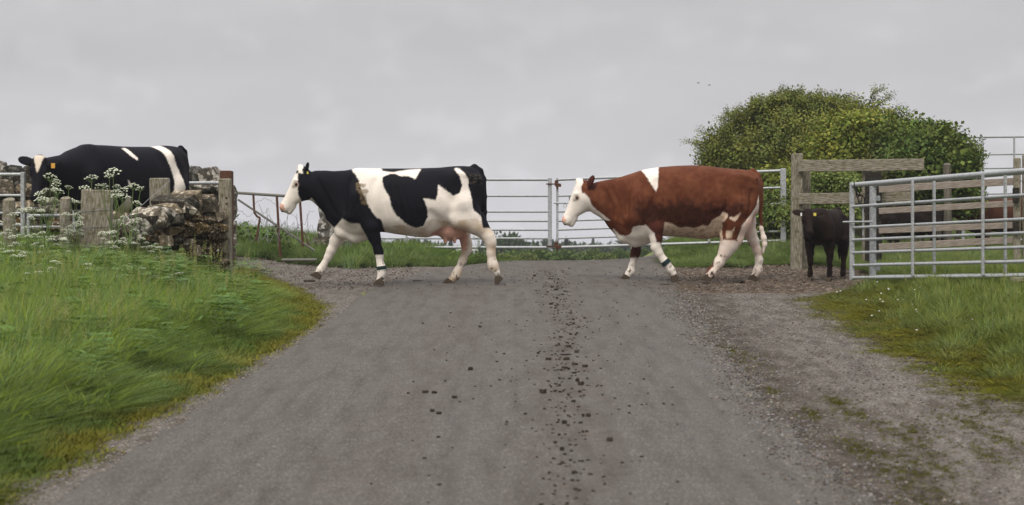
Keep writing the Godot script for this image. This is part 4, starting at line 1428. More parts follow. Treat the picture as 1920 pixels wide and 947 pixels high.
func build_far() -> void:
	var con := [crown(1, true, 1500, 0.050), crown(2, true, 1300, 0.055)]
	var dec := [crown(3, false, 1900, 0.055), crown(4, false, 1900, 0.06)]
	var tm := mat(lin(0.05, 0.04, 0.03), 0.95)
	var cm := []
	for c in [Color(0.030, 0.050, 0.022), Color(0.045, 0.070, 0.026), Color(0.13, 0.165, 0.055), Color(0.095, 0.140, 0.045)]:
		var m := vertex_mat(0.9, 0.2)
		m.albedo_color = lin(c.r, c.g, c.b)
		cm.append(m)
	var rows := []
	for i in 26:
		rows.append([440 + i * 8.0 + rng.randf_range(-3, 3), 446 + rng.randf_range(-14, 16), rng.randf_range(210, 300), 0 if rng.randf() < 0.7 else 1, rng.randi() % 2])
	for q in [[950, 436], [962, 448], [935, 448], [1008, 452], [1020, 447], [1046, 449], [1062, 444], [1078, 452], [1112, 446], [1130, 455], [1168, 450], [1200, 442], [1222, 450], [1252, 455], [1270, 446], [1098, 456], [980, 455], [905, 446], [880, 452], [845, 448], [800, 452], [760, 446], [715, 450], [670, 448], [640, 452]]:
		rows.append([q[0], q[1], rng.randf_range(150, 240), 0 if rng.randf() < 0.45 else 1, rng.randi() % 2])
	for q in rows:
		var top := pt(q[0], q[1], q[2])
		var b := at(top.x, q[2])
		var h := top.y - b.y
		var fir: bool = q[3] == 0
		var o := thing("fir_tree" if fir else "far_tree", ("dark hazy fir seen through the bars of the broken gate" if q[0] < 600 else ("dark hazy fir behind the black and white cow" if q[0] < 930 else "dark hazy fir seen through the rails of the closed gates")) if fir else ("round hazy tree seen through the bars of the broken gate" if q[0] < 600 else ("round hazy tree behind the black and white cow" if q[0] < 930 else "round hazy tree seen through the rails of the closed gates")), "tree", b, rng.randf() * 6.0, "firs beyond the crest of the lane" if fir else "round trees beyond the crest of the lane")
		mi("trunk", rod(Vector3(0, -0.3, 0), Vector3(0, h * 0.6, 0), h * 0.025, 6, h * 0.01), tm, o)
		var c := mi("crown", (con if fir else dec)[q[4]], cm[0] if fir else cm[1], o)
		var w: float = h * (rng.randf_range(0.9, 1.5) if fir else rng.randf_range(0.9, 1.3))
		c.position.y = h * 0.08
		c.scale = Vector3(w, h * 0.92, w)
	var n := 0
	for q in [[945, 474], [968, 468], [990, 472], [1012, 466], [1036, 471], [1062, 467], [1088, 472], [1110, 468], [1138, 473], [1160, 467], [1185, 470], [1208, 466], [1234, 471], [1258, 468], [1282, 464], [1300, 470], [1150, 478], [1050, 480], [1000, 482], [1100, 482], [1220, 480]]:
		var d := rng.randf_range(62, 92)
		var top := pt(q[0] + rng.randf_range(-5, 5), q[1], d)
		var b := at(top.x, d)
		var h := top.y - b.y
		var o := thing("hedge_shrub", "rounded green shrub in the hedge beyond the crest of the lane", "shrub", b, rng.randf() * 6.0, "hedge shrubs beyond the crest")
		var c := mi("crown", dec[n % 2], cm[2 + n % 2], o)
		mi("stem", rod(Vector3(0, -0.2, 0), Vector3(0, h * 0.5, 0), 0.05, 6, 0.03), tm, o)
		c.scale = Vector3(h * rng.randf_range(0.9, 1.3), h, h)
		n += 1
	for q in [[1309, 155.5, 150.0, "higher and left of two tiny birds in the sky above the bush", 0.3], [1330, 159.5, 150.0, "lower and right of two tiny birds in the sky above the bush", -0.4]]:
		var o := thing("bird", q[3], "bird", pt(q[0], q[1], q[2]), q[4], "")
		var bd := Geo.new()
		bd.tube([Vector3(-0.10, 0, 0), Vector3(-0.05, 0, 0), Vector3(0.02, 0, 0), Vector3(0.12, 0.0, 0)], [0.012, 0.030, 0.028, 0.010], 8)
		mi("body", bd.mesh(), M.feather, o)
		for s in [-1.0, 1.0]:
			var w := Geo.new()
			w.flat(Vector3(-0.05, 0.01, s * 0.02), Vector3(0.05, 0.01, s * 0.02), Vector3(0.0, 0.06, s * 0.15), Vector3(0, -1, 0))
			w.flat(Vector3(-0.03, 0.04, s * 0.12), Vector3(0.05, 0.03, s * 0.10), Vector3(0.07, 0.02, s * 0.27), Vector3(0, -1, 0))
			mi("wing", w.mesh(), M.feather, o)


# ================================================================ cattle: one field of capsules, lofts and ellipsoids, meshed as surface nets

class Field:
	var ty := PackedInt32Array()
	var a := PackedVector3Array()
	var b := PackedVector3Array()
	var inv := PackedFloat32Array()
	var ra := PackedFloat32Array()
	var dr := PackedFloat32Array()
	var ks := PackedFloat32Array()
	var slot := PackedInt32Array()
	var xf: Array[Transform3D] = []
	var tabs: Array[PackedFloat32Array] = []
	var ranges: Array[Vector2] = []
	var pows := PackedFloat32Array()
	var dc := PackedVector3Array()
	var dr2 := PackedFloat32Array()
	var da := PackedFloat32Array()
	var dents: Array = []      # [centre, radius, how far out (+) or in (-)]

	func add(t: int, p: Vector3, q: Vector3, r0: float, r1: float, k: float, s: int) -> void:
		ty.append(t)
		a.append(p)
		b.append(q)
		inv.append(1.0 / maxf(q.length_squared(), 1e-9))
		ra.append(r0)
		dr.append(r1 - r0)
		ks.append(k)
		slot.append(s)

	func cap(p: Vector3, q: Vector3, r0: float, r1: float, k := 0.04) -> void:
		add(0, p, q - p, r0, r1, k, 0)

	func chain(pts: Array, k := 0.04) -> void:   # [x, y, z, radius]
		for i in pts.size() - 1:
			cap(Vector3(pts[i][0], pts[i][1], pts[i][2]), Vector3(pts[i + 1][0], pts[i + 1][1], pts[i + 1][2]), pts[i][3], pts[i + 1][3], k)

	func egg(t: Transform3D, r: Vector3, k := 0.03) -> void:
		add(2, Vector3.ZERO, r, 0, 0, k, xf.size())
		xf.append(t.affine_inverse())

	func loft(t: Transform3D, st: Array, power: float, k := 0.05) -> void:   # stations [along, low, high, half width]
		add(1, Vector3.ZERO, Vector3.ONE, 0, 0, k, xf.size())
		xf.append(t.affine_inverse())
		var tab := PackedFloat32Array()
		for i in 97:
			var x: float = lerpf(st[0][0], st[-1][0], i / 96.0)
			var j := 0
			while j < st.size() - 2 and st[j + 1][0] < x:
				j += 1
			var f: float = clampf((x - st[j][0]) / (st[j + 1][0] - st[j][0]), 0, 1)
			for m in [1, 2, 3]:
				var p0: float = st[maxi(j - 1, 0)][m]
				var p1: float = st[j][m]
				var p2: float = st[j + 1][m]
				var p3: float = st[mini(j + 2, st.size() - 1)][m]
				var w := cubic_interpolate(p1, p2, p0, p3, f)
				tab.append(lerpf(w, lerpf(p1, p2, f), 0.35))
		while tabs.size() < xf.size() - 1:
			tabs.append(PackedFloat32Array())
			ranges.append(Vector2())
		tabs.append(tab)
		ranges.append(Vector2(st[0][0], st[-1][0]))
		while pows.size() < xf.size():
			pows.append(power)
		pows[xf.size() - 1] = power

	func one(i: int, p: Vector3) -> float:
		var t := ty[i]
		if t == 0:
			var pa := p - a[i]
			var ba := b[i]
			var h := clampf(pa.dot(ba) * inv[i], 0.0, 1.0)
			return (pa - ba * h).length() - (ra[i] + dr[i] * h)
		var s := slot[i]
		var q := xf[s] * p
		if t == 2:
			var r := b[i]
			var k0 := (q / r).length()
			var k1 := (q / (r * r)).length()
			return k0 * (k0 - 1.0) / maxf(k1, 1e-6)
		var rg := ranges[s]
		var x := clampf(q.x, rg.x, rg.y)
		var f := (x - rg.x) / (rg.y - rg.x) * 96.0
		var n := mini(int(f), 95)
		f -= n
		n *= 3
		var tab := tabs[s]
		var lo := tab[n] + (tab[n + 3] - tab[n]) * f
		var hi := tab[n + 1] + (tab[n + 4] - tab[n + 1]) * f
		var w := tab[n + 2] + (tab[n + 5] - tab[n + 2]) * f
		var hh := maxf((hi - lo) * 0.5, 0.002)
		var y := absf(q.y - (hi + lo) * 0.5) / hh
		var z := absf(q.z) / w
		var e := pows[s]
		var d: float
		var sum := pow(y, e) + pow(z, e)
		if sum < 1e-6:
			d = -minf(hh, w)
		else:
			var k0 := pow(sum, 1.0 / e)
			var gy := pow(y, e - 1.0) / hh
			var gz := pow(z, e - 1.0) / w
			var gl := sqrt(gy * gy + gz * gz) * pow(k0, 1.0 - e)
			d = (k0 - 1.0) / maxf(gl, 1e-4)
			d = maxf(d, -minf(hh, w))
		var over := absf(q.x - x)
		if over > 0.0:
			d = sqrt(maxf(d, 0.0) * maxf(d, 0.0) + over * over)
		return d

	func val(p: Vector3, act: PackedInt32Array, near_dents: PackedInt32Array) -> float:
		var d := 1e3
		for i in act:
			var e := one(i, p)
			var k := ks[i]
			var h := k - absf(d - e)
			d = minf(d, e)
			if h > 0.0:
				d -= h * h / (4.0 * k)
		for i in near_dents:
			var r2: float = p.distance_squared_to(dc[i]) * dr2[i]
			if r2 < 5.0:
				d -= da[i] * exp(-r2)
		return d

	func net(lo: Vector3, hi: Vector3, cell: float, paint: Callable) -> ArrayMesh:
		var B := 6
		var nx := int(ceil((hi.x - lo.x) / cell / B)) * B + 1
		var ny := int(ceil((hi.y - lo.y) / cell / B)) * B + 1
		var nzz := int(ceil((hi.z - lo.z) / cell / B)) * B + 1
		var sy := nx
		var sz := nx * ny
		var val_at := PackedFloat32Array()
		val_at.resize(nx * ny * nzz)
		val_at.fill(1e9)
		var half := cell * B * 0.5
		for q in dents:
			dc.append(q[0])
			dr2.append(1.0 / (q[1] * q[1]))
			da.append(q[2])
		var diag := half * 1.7321
		var blocks: Array[Vector3i] = []
		for bz in (nzz - 1) / B:
			for by in (ny - 1) / B:
				for bx in (nx - 1) / B:
					var c := lo + Vector3(bx, by, bz) * (cell * B) + Vector3(half, half, half)
					var act := PackedInt32Array()
					var near := 1e3
					for i in ty.size():
						var e := one(i, c)
						near = minf(near, e)
						if e < diag * 1.15 + 0.06:
							act.append(i)
					if near > diag * 1.15 + 0.02 or act.is_empty():
						continue
					if near < -diag * 1.25 - 0.04:
						continue
					blocks.append(Vector3i(bx, by, bz))
					var nd := PackedInt32Array()
					for i in dc.size():
						if dc[i].distance_to(c) < diag + 2.24 / sqrt(dr2[i]):
							nd.append(i)
					for k in B + 1:
						for j in B + 1:
							var row := (bz * B + k) * sz + (by * B + j) * sy + bx * B
							for i in B + 1:
								if val_at[row + i] > 1e8:
									val_at[row + i] = val(lo + Vector3(bx * B + i, by * B + j, bz * B + k) * cell, act, nd)
		var id := {}
		var v := PackedVector3Array()
		var ix := PackedInt32Array()
		var off := [0, 1, sy, sy + 1, sz, sz + 1, sz + sy, sz + sy + 1]
		for bl in blocks:
			for k in B:
				for j in B:
					for i in B:
						var at := (bl.z * B + k) * sz + (bl.y * B + j) * sy + bl.x * B + i
						var inside := 0
						for o in off:
							if val_at[at + o] < 0.0:
								inside += 1
						if inside == 0 or inside == 8:
							continue
						var sum := Vector3.ZERO
						var cnt := 0
						for m in 12:
							var ax := m / 4
							var r := m % 4
							var c0: int
							var step: int
							var base: Vector3
							if ax == 0:
								c0 = at + (r & 1) * sy + (r >> 1) * sz
								step = 1
								base = Vector3(0, r & 1, r >> 1)
							elif ax == 1:
								c0 = at + (r & 1) + (r >> 1) * sz
								step = sy
								base = Vector3(r & 1, 0, r >> 1)
							else:
								c0 = at + (r & 1) + (r >> 1) * sy
								step = sz
								base = Vector3(r & 1, r >> 1, 0)
							var f0 := val_at[c0]
							var f1 := val_at[c0 + step]
							if (f0 < 0.0) != (f1 < 0.0) and absf(f0) < 1e8 and absf(f1) < 1e8:
								base[ax] += f0 / (f0 - f1)
								sum += base
								cnt += 1
						if cnt == 0:
							continue
						id[at] = v.size()
						v.append(lo + (Vector3(bl.x * B + i, bl.y * B + j, bl.z * B + k) + sum / cnt) * cell)
		for at in id:
			for ax in 3:
				var step: int = [1, sy, sz][ax]
				var u: int = [sy, sz, 1][ax]
				var w: int = [sz, 1, sy][ax]
				var f0 := val_at[at]
				var f1 := val_at[at + step]
				if (f0 < 0.0) == (f1 < 0.0):
					continue
				var p0 = id.get(at)
				var p1 = id.get(at - u)
				var p2 = id.get(at - u - w)
				var p3 = id.get(at - w)
				if p1 == null or p2 == null or p3 == null:
					continue
				if f0 < 0.0:   # the outside lies along +axis; clockwise seen from there
					ix.append_array(PackedInt32Array([p0, p2, p1, p0, p3, p2]))
				else:
					ix.append_array(PackedInt32Array([p0, p1, p2, p0, p2, p3]))
		var n := PackedVector3Array()
		n.resize(v.size())
		for t in ix.size() / 3:
			var g := (v[ix[t * 3 + 2]] - v[ix[t * 3]]).cross(v[ix[t * 3 + 1]] - v[ix[t * 3]])
			for m in 3:
				n[ix[t * 3 + m]] += g
		var c := PackedColorArray()
		c.resize(v.size())
		for i in v.size():
			n[i] = n[i].normalized()
			c[i] = paint.call(v[i], n[i])
		var arr := []
		arr.resize(Mesh.ARRAY_MAX)
		arr[Mesh.ARRAY_VERTEX] = v
		arr[Mesh.ARRAY_NORMAL] = n
		arr[Mesh.ARRAY_COLOR] = c
		arr[Mesh.ARRAY_INDEX] = ix
		var mesh := ArrayMesh.new()
		mesh.add_surface_from_arrays(Mesh.PRIMITIVE_TRIANGLES, arr)
		return mesh


const WHITE_HAIR := Color(0.78, 0.715, 0.635)
const BLACK_HAIR := Color(0.0065, 0.0065, 0.008)
const PINK := Color(0.60, 0.34, 0.26)


class Coat:   # hair colour at a point of the animal, with some underside shade painted in
	var noise := FastNoiseLite.new()
	var ox := 0.0
	var oy := 0.0
	var sc := 1.0
	var kind := 0
	var areas := {}
	var face := Transform3D.IDENTITY

	func _init(k: int, x: float, y: float, s: float) -> void:
		kind = k
		ox = x
		oy = y
		sc = s
		noise.frequency = 1.0
		noise.seed = 77 + k

	func area(called: String, xy: Array) -> void:   # an outline on the flank, given in the tracing's own units
		var p := PackedVector2Array()
		for i in xy.size() / 2:
			p.append(Vector2((xy[i * 2] - ox) / sc, (oy - xy[i * 2 + 1]) / sc))
		if not areas.has(called):
			areas[called] = []
		areas[called].append(p)

	func within(called: String, q: Vector2) -> bool:
		for p in areas.get(called, []):
			if Geometry2D.is_point_in_polygon(q, p):
				return true
		return false

	func at(p: Vector3, n: Vector3) -> Color:
		if kind > 3:
			return one_hair(p)
		var a := one_hair(p + Vector3(0.005, 0.002, 0))
		var b := one_hair(p + Vector3(-0.003, 0.005, 0))
		var c := one_hair(p + Vector3(-0.002, -0.006, 0))
		return Color((a.r + b.r + c.r) / 3.0, (a.g + b.g + c.g) / 3.0, (a.b + b.b + c.b) / 3.0)

	func one_hair(p: Vector3) -> Color:
		var j1 := noise.get_noise_3d(p.x * 22.0, p.y * 22.0, p.z * 22.0)
		var j2 := noise.get_noise_3d(p.x * 60.0 + 5.0, p.y * 60.0, p.z * 60.0)
		var q := Vector2(p.x + 0.006 * j1 + 0.009 * j2, p.y + 0.010 * j2)
		if p.z < -0.02:   # the far side wears the same marks, displaced
			q += Vector2(0.08 * noise.get_noise_2d(p.x * 3.0, p.y * 3.0), 0.08 * noise.get_noise_2d(p.y * 3.0, 9.0)) * smoothstep(0.02, 0.15, -p.z)
		var c: Color
		var fine := 1.0 + 0.10 * j2 + 0.08 * j1
		if kind == 1:
			c = WHITE_HAIR
			var leg := within("soiled_shaded", q)
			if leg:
				c = WHITE_HAIR.lerp(Color(0.52, 0.40, 0.28), clampf(0.55 + 0.9 * noise.get_noise_3d(p.x * 5.0, p.y * 5.0, p.z * 5.0), 0.1, 0.95))  # tan of real dirt plus belly shade, mixed into the white hair
			if within("udder", q) and absf(p.z) < 0.17:
				c = PINK * (0.95 + 0.25 * j1)
			if within("nose", q):
				c = PINK * (0.9 + 0.3 * j1)
			if within("black", q):
				c = BLACK_HAIR
			if within("tan", q) and noise.get_noise_3d(p.x * 9.0, p.y * 16.0, p.z * 9.0) > -0.15:
				c = c.lerp(Color(0.17, 0.125, 0.07), 0.75)
			var rearing := within("rear_smear", q) and noise.get_noise_3d(p.x * 12.0, p.y * 30.0, p.z * 12.0) > 0.15
			if rearing:
				c = c.lerp(Color(0.10, 0.085, 0.06), 0.7)
		elif kind == 2:
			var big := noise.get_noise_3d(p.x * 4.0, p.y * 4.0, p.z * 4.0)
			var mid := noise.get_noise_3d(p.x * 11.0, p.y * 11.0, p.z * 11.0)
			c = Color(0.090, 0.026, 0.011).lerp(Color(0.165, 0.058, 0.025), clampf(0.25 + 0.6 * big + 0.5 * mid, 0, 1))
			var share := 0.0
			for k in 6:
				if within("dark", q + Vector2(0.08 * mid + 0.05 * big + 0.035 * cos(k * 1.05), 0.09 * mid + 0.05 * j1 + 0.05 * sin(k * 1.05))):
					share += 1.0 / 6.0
			c = c.lerp(Color(0.032, 0.010, 0.006) * (1.0 + 0.4 * mid), clampf(share * (0.9 + 0.5 * j1), 0, 1))  # lower barrel: partly darker hair, partly shade painted into the coat
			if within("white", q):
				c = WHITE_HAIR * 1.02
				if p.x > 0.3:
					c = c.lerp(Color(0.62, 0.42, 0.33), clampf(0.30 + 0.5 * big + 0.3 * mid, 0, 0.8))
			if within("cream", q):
				c = Color(0.55, 0.43, 0.32)  # belly colour darkened for dirt and for the shade under the barrel
				var browning := noise.get_noise_3d(p.x * 14.0, p.y * 14.0, p.z * 14.0)
				c = c.lerp(Color(0.26, 0.17, 0.11), 0.75 * smoothstep(-0.05, 0.45, browning))
			if within("pink", q):
				c = WHITE_HAIR.lerp(PINK, clampf(0.55 + 0.5 * big, 0, 1))
			if within("nose", q):
				c = PINK
			if within("ear", q) and p.z > 0.0:
				c = Color(0.055, 0.014, 0.008)
			if within("brown_leg", q) and p.z < 0.0 or within("near_leg", q) and p.z > 0.0:
				c = Color(0.075, 0.022, 0.013)
		elif kind == 3:
			c = BLACK_HAIR
			if within("white", q) and p.z > -0.1:
				c = WHITE_HAIR
			var fc := face * p
			if fc.y > -0.07 and fc.x > -0.01 and fc.x < 0.26 and absf(fc.z) < 0.074 - 0.30 * fc.x + 0.012 * j1:
				c = Color(0.62, 0.54, 0.44)
			if within("cream", q) and p.z > 0.0:
				c = Color(0.52, 0.42, 0.33)
		else:
			var big := noise.get_noise_3d(p.x * 4.0, p.y * 4.0, p.z * 4.0)
			var d0: Color = [Color(0.008, 0.006, 0.006), Color(0.008, 0.006, 0.006), Color(0.055, 0.022, 0.013)][kind - 4]
			var d1: Color = [Color(0.020, 0.010, 0.007), Color(0.016, 0.010, 0.008), Color(0.085, 0.036, 0.021)][kind - 4]
			c = d0.lerp(d1, clampf(0.5 + 0.9 * big, 0, 1))
		if kind <= 2:   # darker hair and bare skin round the eye
			var fe := face * p
			var ed := Vector2(fe.x - 0.205, fe.y + 0.080).length() + 0.006 * j2
			if ed < 0.040 and p.x < 0.0:
				c = c.lerp(Color(0.36, 0.22, 0.15) if kind == 2 else Color(0.50, 0.30, 0.23), 0.75 * smoothstep(0.040, 0.024, ed))
		if kind <= 2 and p.y < 0.42:   # splashes of mud, thickest at the feet
			var m := noise.get_noise_3d(p.x * 17.0 + 3.0, p.y * 12.0, p.z * 17.0) + 0.35 * j2
			if m > 0.12 + p.y * 1.25:
				c = Color(0.060, 0.044, 0.030)
		return Color(c.r * fine, c.g * fine, c.b * fine)


func hoof_mesh() -> ArrayMesh:   # two claws, toe towards -x, sole at y = 0
	var g := Geo.new()
	for s in [-1.0, 1.0]:
		var prof := [Vector2(-0.078, 0.0), Vector2(0.050, 0.0), Vector2(0.052, 0.05), Vector2(0.0, 0.088), Vector2(-0.036, 0.068), Vector2(-0.074, 0.018)]
		var cen := Vector3(-0.01, 0.035, s * 0.026)
		var ring := []
		for w in [[-0.020, 0.80], [-0.022, 1.0], [0.018, 1.0], [0.022, 0.86]]:
			var r := []
			for q in prof:
				var qq: Vector2 = (q - Vector2(-0.01, 0.035)) * w[1] + Vector2(-0.01, 0.035)
				qq.y = maxf(qq.y, 0.0)
				r.append(Vector3(qq.x, qq.y, s * (0.026 + w[0] * 1.05)))
			ring.append(r)
		for i in 3:
			for k in 6:
				var a: Vector3 = ring[i][k]
				var b: Vector3 = ring[i][(k + 1) % 6]
				var c: Vector3 = ring[i + 1][(k + 1) % 6]
				var d: Vector3 = ring[i + 1][k]
				g.flat(a, b, c, cen)
				g.flat(a, c, d, cen)
		for i in [0, 3]:
			for k in range(1, 5):
				g.flat(ring[i][0], ring[i][k], ring[i][k + 1], cen)
	return g.mesh()


func ball(r: Vector3) -> ArrayMesh:
	var s := SphereMesh.new()
	s.radius = 1.0
	s.height = 2.0
	s.radial_segments = 14
	s.rings = 8
	var st := SurfaceTool.new()
	st.append_from(s, 0, Transform3D(Basis.from_scale(r), Vector3.ZERO))
	return st.commit()


func hooves(o: Node3D, spots: Array) -> void:   # [x, y, z, pitch]
	var m := hoof_mesh()
	for s in spots:
		var h := mi("hoof", m, M.hoof, o)
		h.position = Vector3(s[0], s[1], s[2])
		h.rotation.z = s[3]
		if s.size() > 4:
			h.rotation.y = s[4]


func head_frame(origin: Vector3, along: Vector3, brow: Vector3) -> Transform3D:   # x runs from poll to muzzle, y out of the forehead
	var x := along.normalized()
	var y := (brow - x * brow.dot(x)).normalized()
	return Transform3D(Basis(x, y, x.cross(y)), origin)


const HEAD := [[-0.030, -0.105, -0.045, 0.040], [0.0, -0.16, -0.010, 0.082], [0.05, -0.215, 0.002, 0.104], [0.12, -0.272, 0.004, 0.112], [0.19, -0.300, 0.000, 0.116], [0.26, -0.300, -0.006, 0.100], [0.33, -0.255, -0.010, 0.082], [0.40, -0.198, -0.012, 0.072], [0.46, -0.166, -0.010, 0.070], [0.515, -0.150, -0.008, 0.074], [0.555, -0.135, -0.020, 0.066], [0.578, -0.105, -0.045, 0.038]]


func add_head(f: Field, h: Transform3D, ears: Array, k := 1.0) -> void:
	var st := []
	for s in HEAD:
		st.append([s[0] * k, s[1] * k, s[2] * k, s[3] * k])
	f.loft(h, st, 2.2, 0.05)
	for s in [-1.0, 1.0]:
		f.cap(h * (Vector3(0.17, -0.045, s * 0.098) * k), h * (Vector3(0.23, -0.055, s * 0.088) * k), 0.026 * k, 0.018 * k, 0.03)   # brow above the eye
		f.cap(h * (Vector3(0.535, -0.055, s * 0.040) * k), h * (Vector3(0.55, -0.075, s * 0.035) * k), 0.030 * k, 0.028 * k, 0.03)   # nostril wing
	f.cap(h * (Vector3(0.46, -0.155, 0) * k), h * (Vector3(0.54, -0.145, 0) * k), 0.042 * k, 0.040 * k, 0.03)   # chin
	for e in ears:   # [root, tip direction, flat direction, length, width]
		var x: Vector3 = (e[1] as Vector3).normalized()
		var y: Vector3 = e[2]
		y = (y - x * y.dot(x)).normalized()
		f.egg(Transform3D(Basis(x, y, x.cross(y)), (e[0] as Vector3) + x * e[3] * 0.5), Vector3(e[3] * 0.56, 0.020 * maxf(k, 0.8), e[4] * 0.5), 0.025)


func face_parts(o: Node3D, h: Transform3D, k := 1.0) -> void:
	for s in [-1.0, 1.0]:
		var e := mi("eye", ball(Vector3(0.020, 0.016, 0.014) * k), M.eye, o)
		e.transform = Transform3D(h.basis, h * (Vector3(0.205, -0.080, s * 0.111) * k))
		var q := mi("nostril", ball(Vector3(0.016, 0.022, 0.012) * k), M.nostril, o)
		q.transform = Transform3D(h.basis.rotated(h.basis.z.normalized(), 0.3), h * (Vector3(0.572, -0.070, s * 0.043) * k))


var jobs := []

func job(f: Field, lo: Vector3, hi: Vector3, cell: float, coat: Coat) -> int:
	jobs.append([f, lo, hi, cell, coat, null])
	return jobs.size() - 1


func work(i: int) -> void:
	var j: Array = jobs[i]
	var coat: Coat = j[4]
	j[5] = (j[0] as Field).net(j[1], j[2], j[3], func(p, n): return coat.at(p, n))


# ---- the black and white cow that leads
var o1: Node3D
var s1 := 516.2

func z1(x: float, y: float, z := 0.0) -> Vector3:
	return Vector3((x - 800.0) / s1, (862.0 - y) / s1, z)


func legs(f: Field, fn: Callable, rows: Array, k := 0.04) -> void:
	var pts := []
	for r in rows:
		var p: Vector3 = fn.call(r[0], r[1], r[2])
		pts.append([p.x, p.y, p.z, r[3]])
	f.chain(pts, k)


func groove(f: Field, pts: Array, wide: float, deep: float) -> void:   # a crease (-) or a ridge (+) laid along the body
	for i in pts.size() - 1:
		var len: float = (pts[i] as Vector3).distance_to(pts[i + 1])
		var m := maxi(2, int(len / (wide * 0.9)))
		for k in m:
			f.dents.append([(pts[i] as Vector3).lerp(pts[i + 1], (k + 0.5) / m), wide, deep * 1.35])


func trunk(f: Field, fn: Callable, rows: Array, power := 2.3) -> void:
	var st := []
	for r in rows:
		var p: Vector3 = fn.call(r[0], r[1], 0.0)
		var q: Vector3 = fn.call(r[0], r[2], 0.0)
		st.append([p.x, q.y, p.y, r[3]])
	f.loft(Transform3D.IDENTITY, st, power, 0.07)


func leader() -> void:
	var f := Field.new()
	trunk(f, z1, [[262, 190, 270, 0.05], [300, 146, 318, 0.088], [360, 140, 405, 0.108], [430, 138, 478, 0.135], [500, 134, 530, 0.19], [560, 124, 552, 0.245], [640, 121, 545, 0.285], [730, 122, 525, 0.320], [830, 122, 540, 0.355], [930, 122, 553, 0.375], [1020, 119, 560, 0.372], [1100, 116, 530, 0.345], [1180, 108, 490, 0.300], [1250, 106, 450, 0.265], [1310, 113, 425, 0.225], [1350, 140, 405, 0.170], [1384, 195, 375, 0.085]])
	# dewlap and brisket
	legs(f, z1, [[395, 440, 0, 0.035], [470, 530, 0, 0.050], [560, 560, 0, 0.055], [640, 545, 0, 0.060]], 0.07)
	# shoulder blades, hips and rump bones, hollow of the flank
	for s in [-1.0, 1.0]:
		legs(f, z1, [[590, 175, 0.10 * s, 0.055], [580, 300, 0.20 * s, 0.085], [545, 420, 0.20 * s, 0.085]], 0.12)
		f.dents.append([z1(1185, 175, 0.26 * s), 0.10, 0.042])
		f.dents.append([z1(1350, 195, 0.13 * s), 0.07, 0.022])
		f.dents.append([z1(1105, 215, 0.33 * s), 0.13, -0.036])
		f.dents.append([z1(1080, 480, 0.30 * s), 0.12, -0.030])
		f.dents.append([z1(690, 420, 0.30 * s), 0.11, -0.022])
		f.dents.append([z1(470, 300, 0.15 * s), 0.12, -0.012])
		f.dents.append([z1(1290, 250, 0.24 * s), 0.12, -0.014])
		for i in 5:
			f.dents.append([z1(770 + i * 52, 330 + i * 12, 0.355 * s), 0.05, 0.009])
	# near fore leg, straight under the weight
	legs(f, z1, [[610, 380, 0.19, 0.11], [672, 490, 0.20, 0.095], [690, 560, 0.19, 0.068], [715, 645, 0.18, 0.050], [722, 672, 0.18, 0.043], [724, 715, 0.18, 0.034], [734, 752, 0.18, 0.047], [735, 790, 0.18, 0.040], [724, 828, 0.18, 0.044]], 0.045)
	# far fore leg, reaching forward
	legs(f, z1, [[540, 420, -0.17, 0.11], [480, 515, -0.19, 0.088], [430, 580, -0.19, 0.070], [399, 645, -0.19, 0.051], [380, 685, -0.19, 0.040], [355, 730, -0.19, 0.034], [335, 765, -0.19, 0.046], [318, 790, -0.19, 0.040]], 0.045)
	# near hind leg, pushing off behind
	legs(f, z1, [[1225, 240, 0.13, 0.13], [1250, 350, 0.155, 0.165], [1300, 430, 0.165, 0.125], [1345, 495, 0.165, 0.090], [1408, 560, 0.16, 0.064], [1424, 600, 0.16, 0.052], [1424, 660, 0.155, 0.043], [1432, 720, 0.15, 0.048], [1440, 748, 0.15, 0.049], [1460, 785, 0.15, 0.043]], 0.06)
	legs(f, z1, [[1350, 440, 0.14, 0.075], [1420, 545, 0.16, 0.030], [1436, 575, 0.16, 0.030]], 0.04)
	legs(f, z1, [[1180, 380, 0.20, 0.10], [1225, 450, 0.20, 0.09], [1300, 480, 0.18, 0.09]], 0.08)
	# far hind leg, planted forward
	legs(f, z1, [[1240, 280, -0.14, 0.17], [1235, 400, -0.16, 0.15], [1238, 500, -0.16, 0.095], [1266, 600, -0.155, 0.060], [1268, 635, -0.155, 0.053], [1240, 710, -0.15, 0.042], [1210, 775, -0.15, 0.045], [1198, 805, -0.15, 0.047], [1168, 832, -0.15, 0.044]], 0.05)
	# udder and teats
	legs(f, z1, [[1090, 500, 0, 0.085], [1160, 500, 0, 0.150], [1215, 505, 0, 0.120]], 0.05)
	for t in [[1136, 548, 0.06], [1195, 545, 0.07], [1128, 548, -0.06], [1188, 545, -0.06]]:
		legs(f, z1, [[t[0], t[1], t[2], 0.026], [t[0] + 1, t[1] + 44, t[2], 0.015]], 0.03)
	# tail
	legs(f, z1, [[1318, 118, 0, 0.050], [1352, 140, 0, 0.040], [1376, 190, 0.01, 0.030], [1384, 300, 0.02, 0.024], [1383, 400, 0.02, 0.026], [1378, 445, 0.02, 0.030], [1378, 490, 0.02, 0.010]], 0.025)
	var h := head_frame(z1(206, 112), Vector3(-124, -237, 0), Vector3(-237, 124, 0))
	add_head(f, h, [[z1(250, 150, 0.075), Vector3(0.30, 0.95, 0.35), Vector3(-0.8, 0.3, 0.5), 0.135, 0.085], [z1(238, 150, -0.07), Vector3(-0.62, 0.12, -0.75), Vector3(0.1, 0.9, 0.2), 0.15, 0.08]])
	f.cap(z1(222, 128), z1(212, 110), 0.042, 0.030, 0.04)   # tuft on the poll
	f.chain([[-1.03, 1.28, 0, 0.10], [-0.86, 1.25, 0, 0.12]], 0.09)
	legs(f, z1, [[270, 240, 0, 0.12], [350, 290, 0, 0.13]], 0.08)
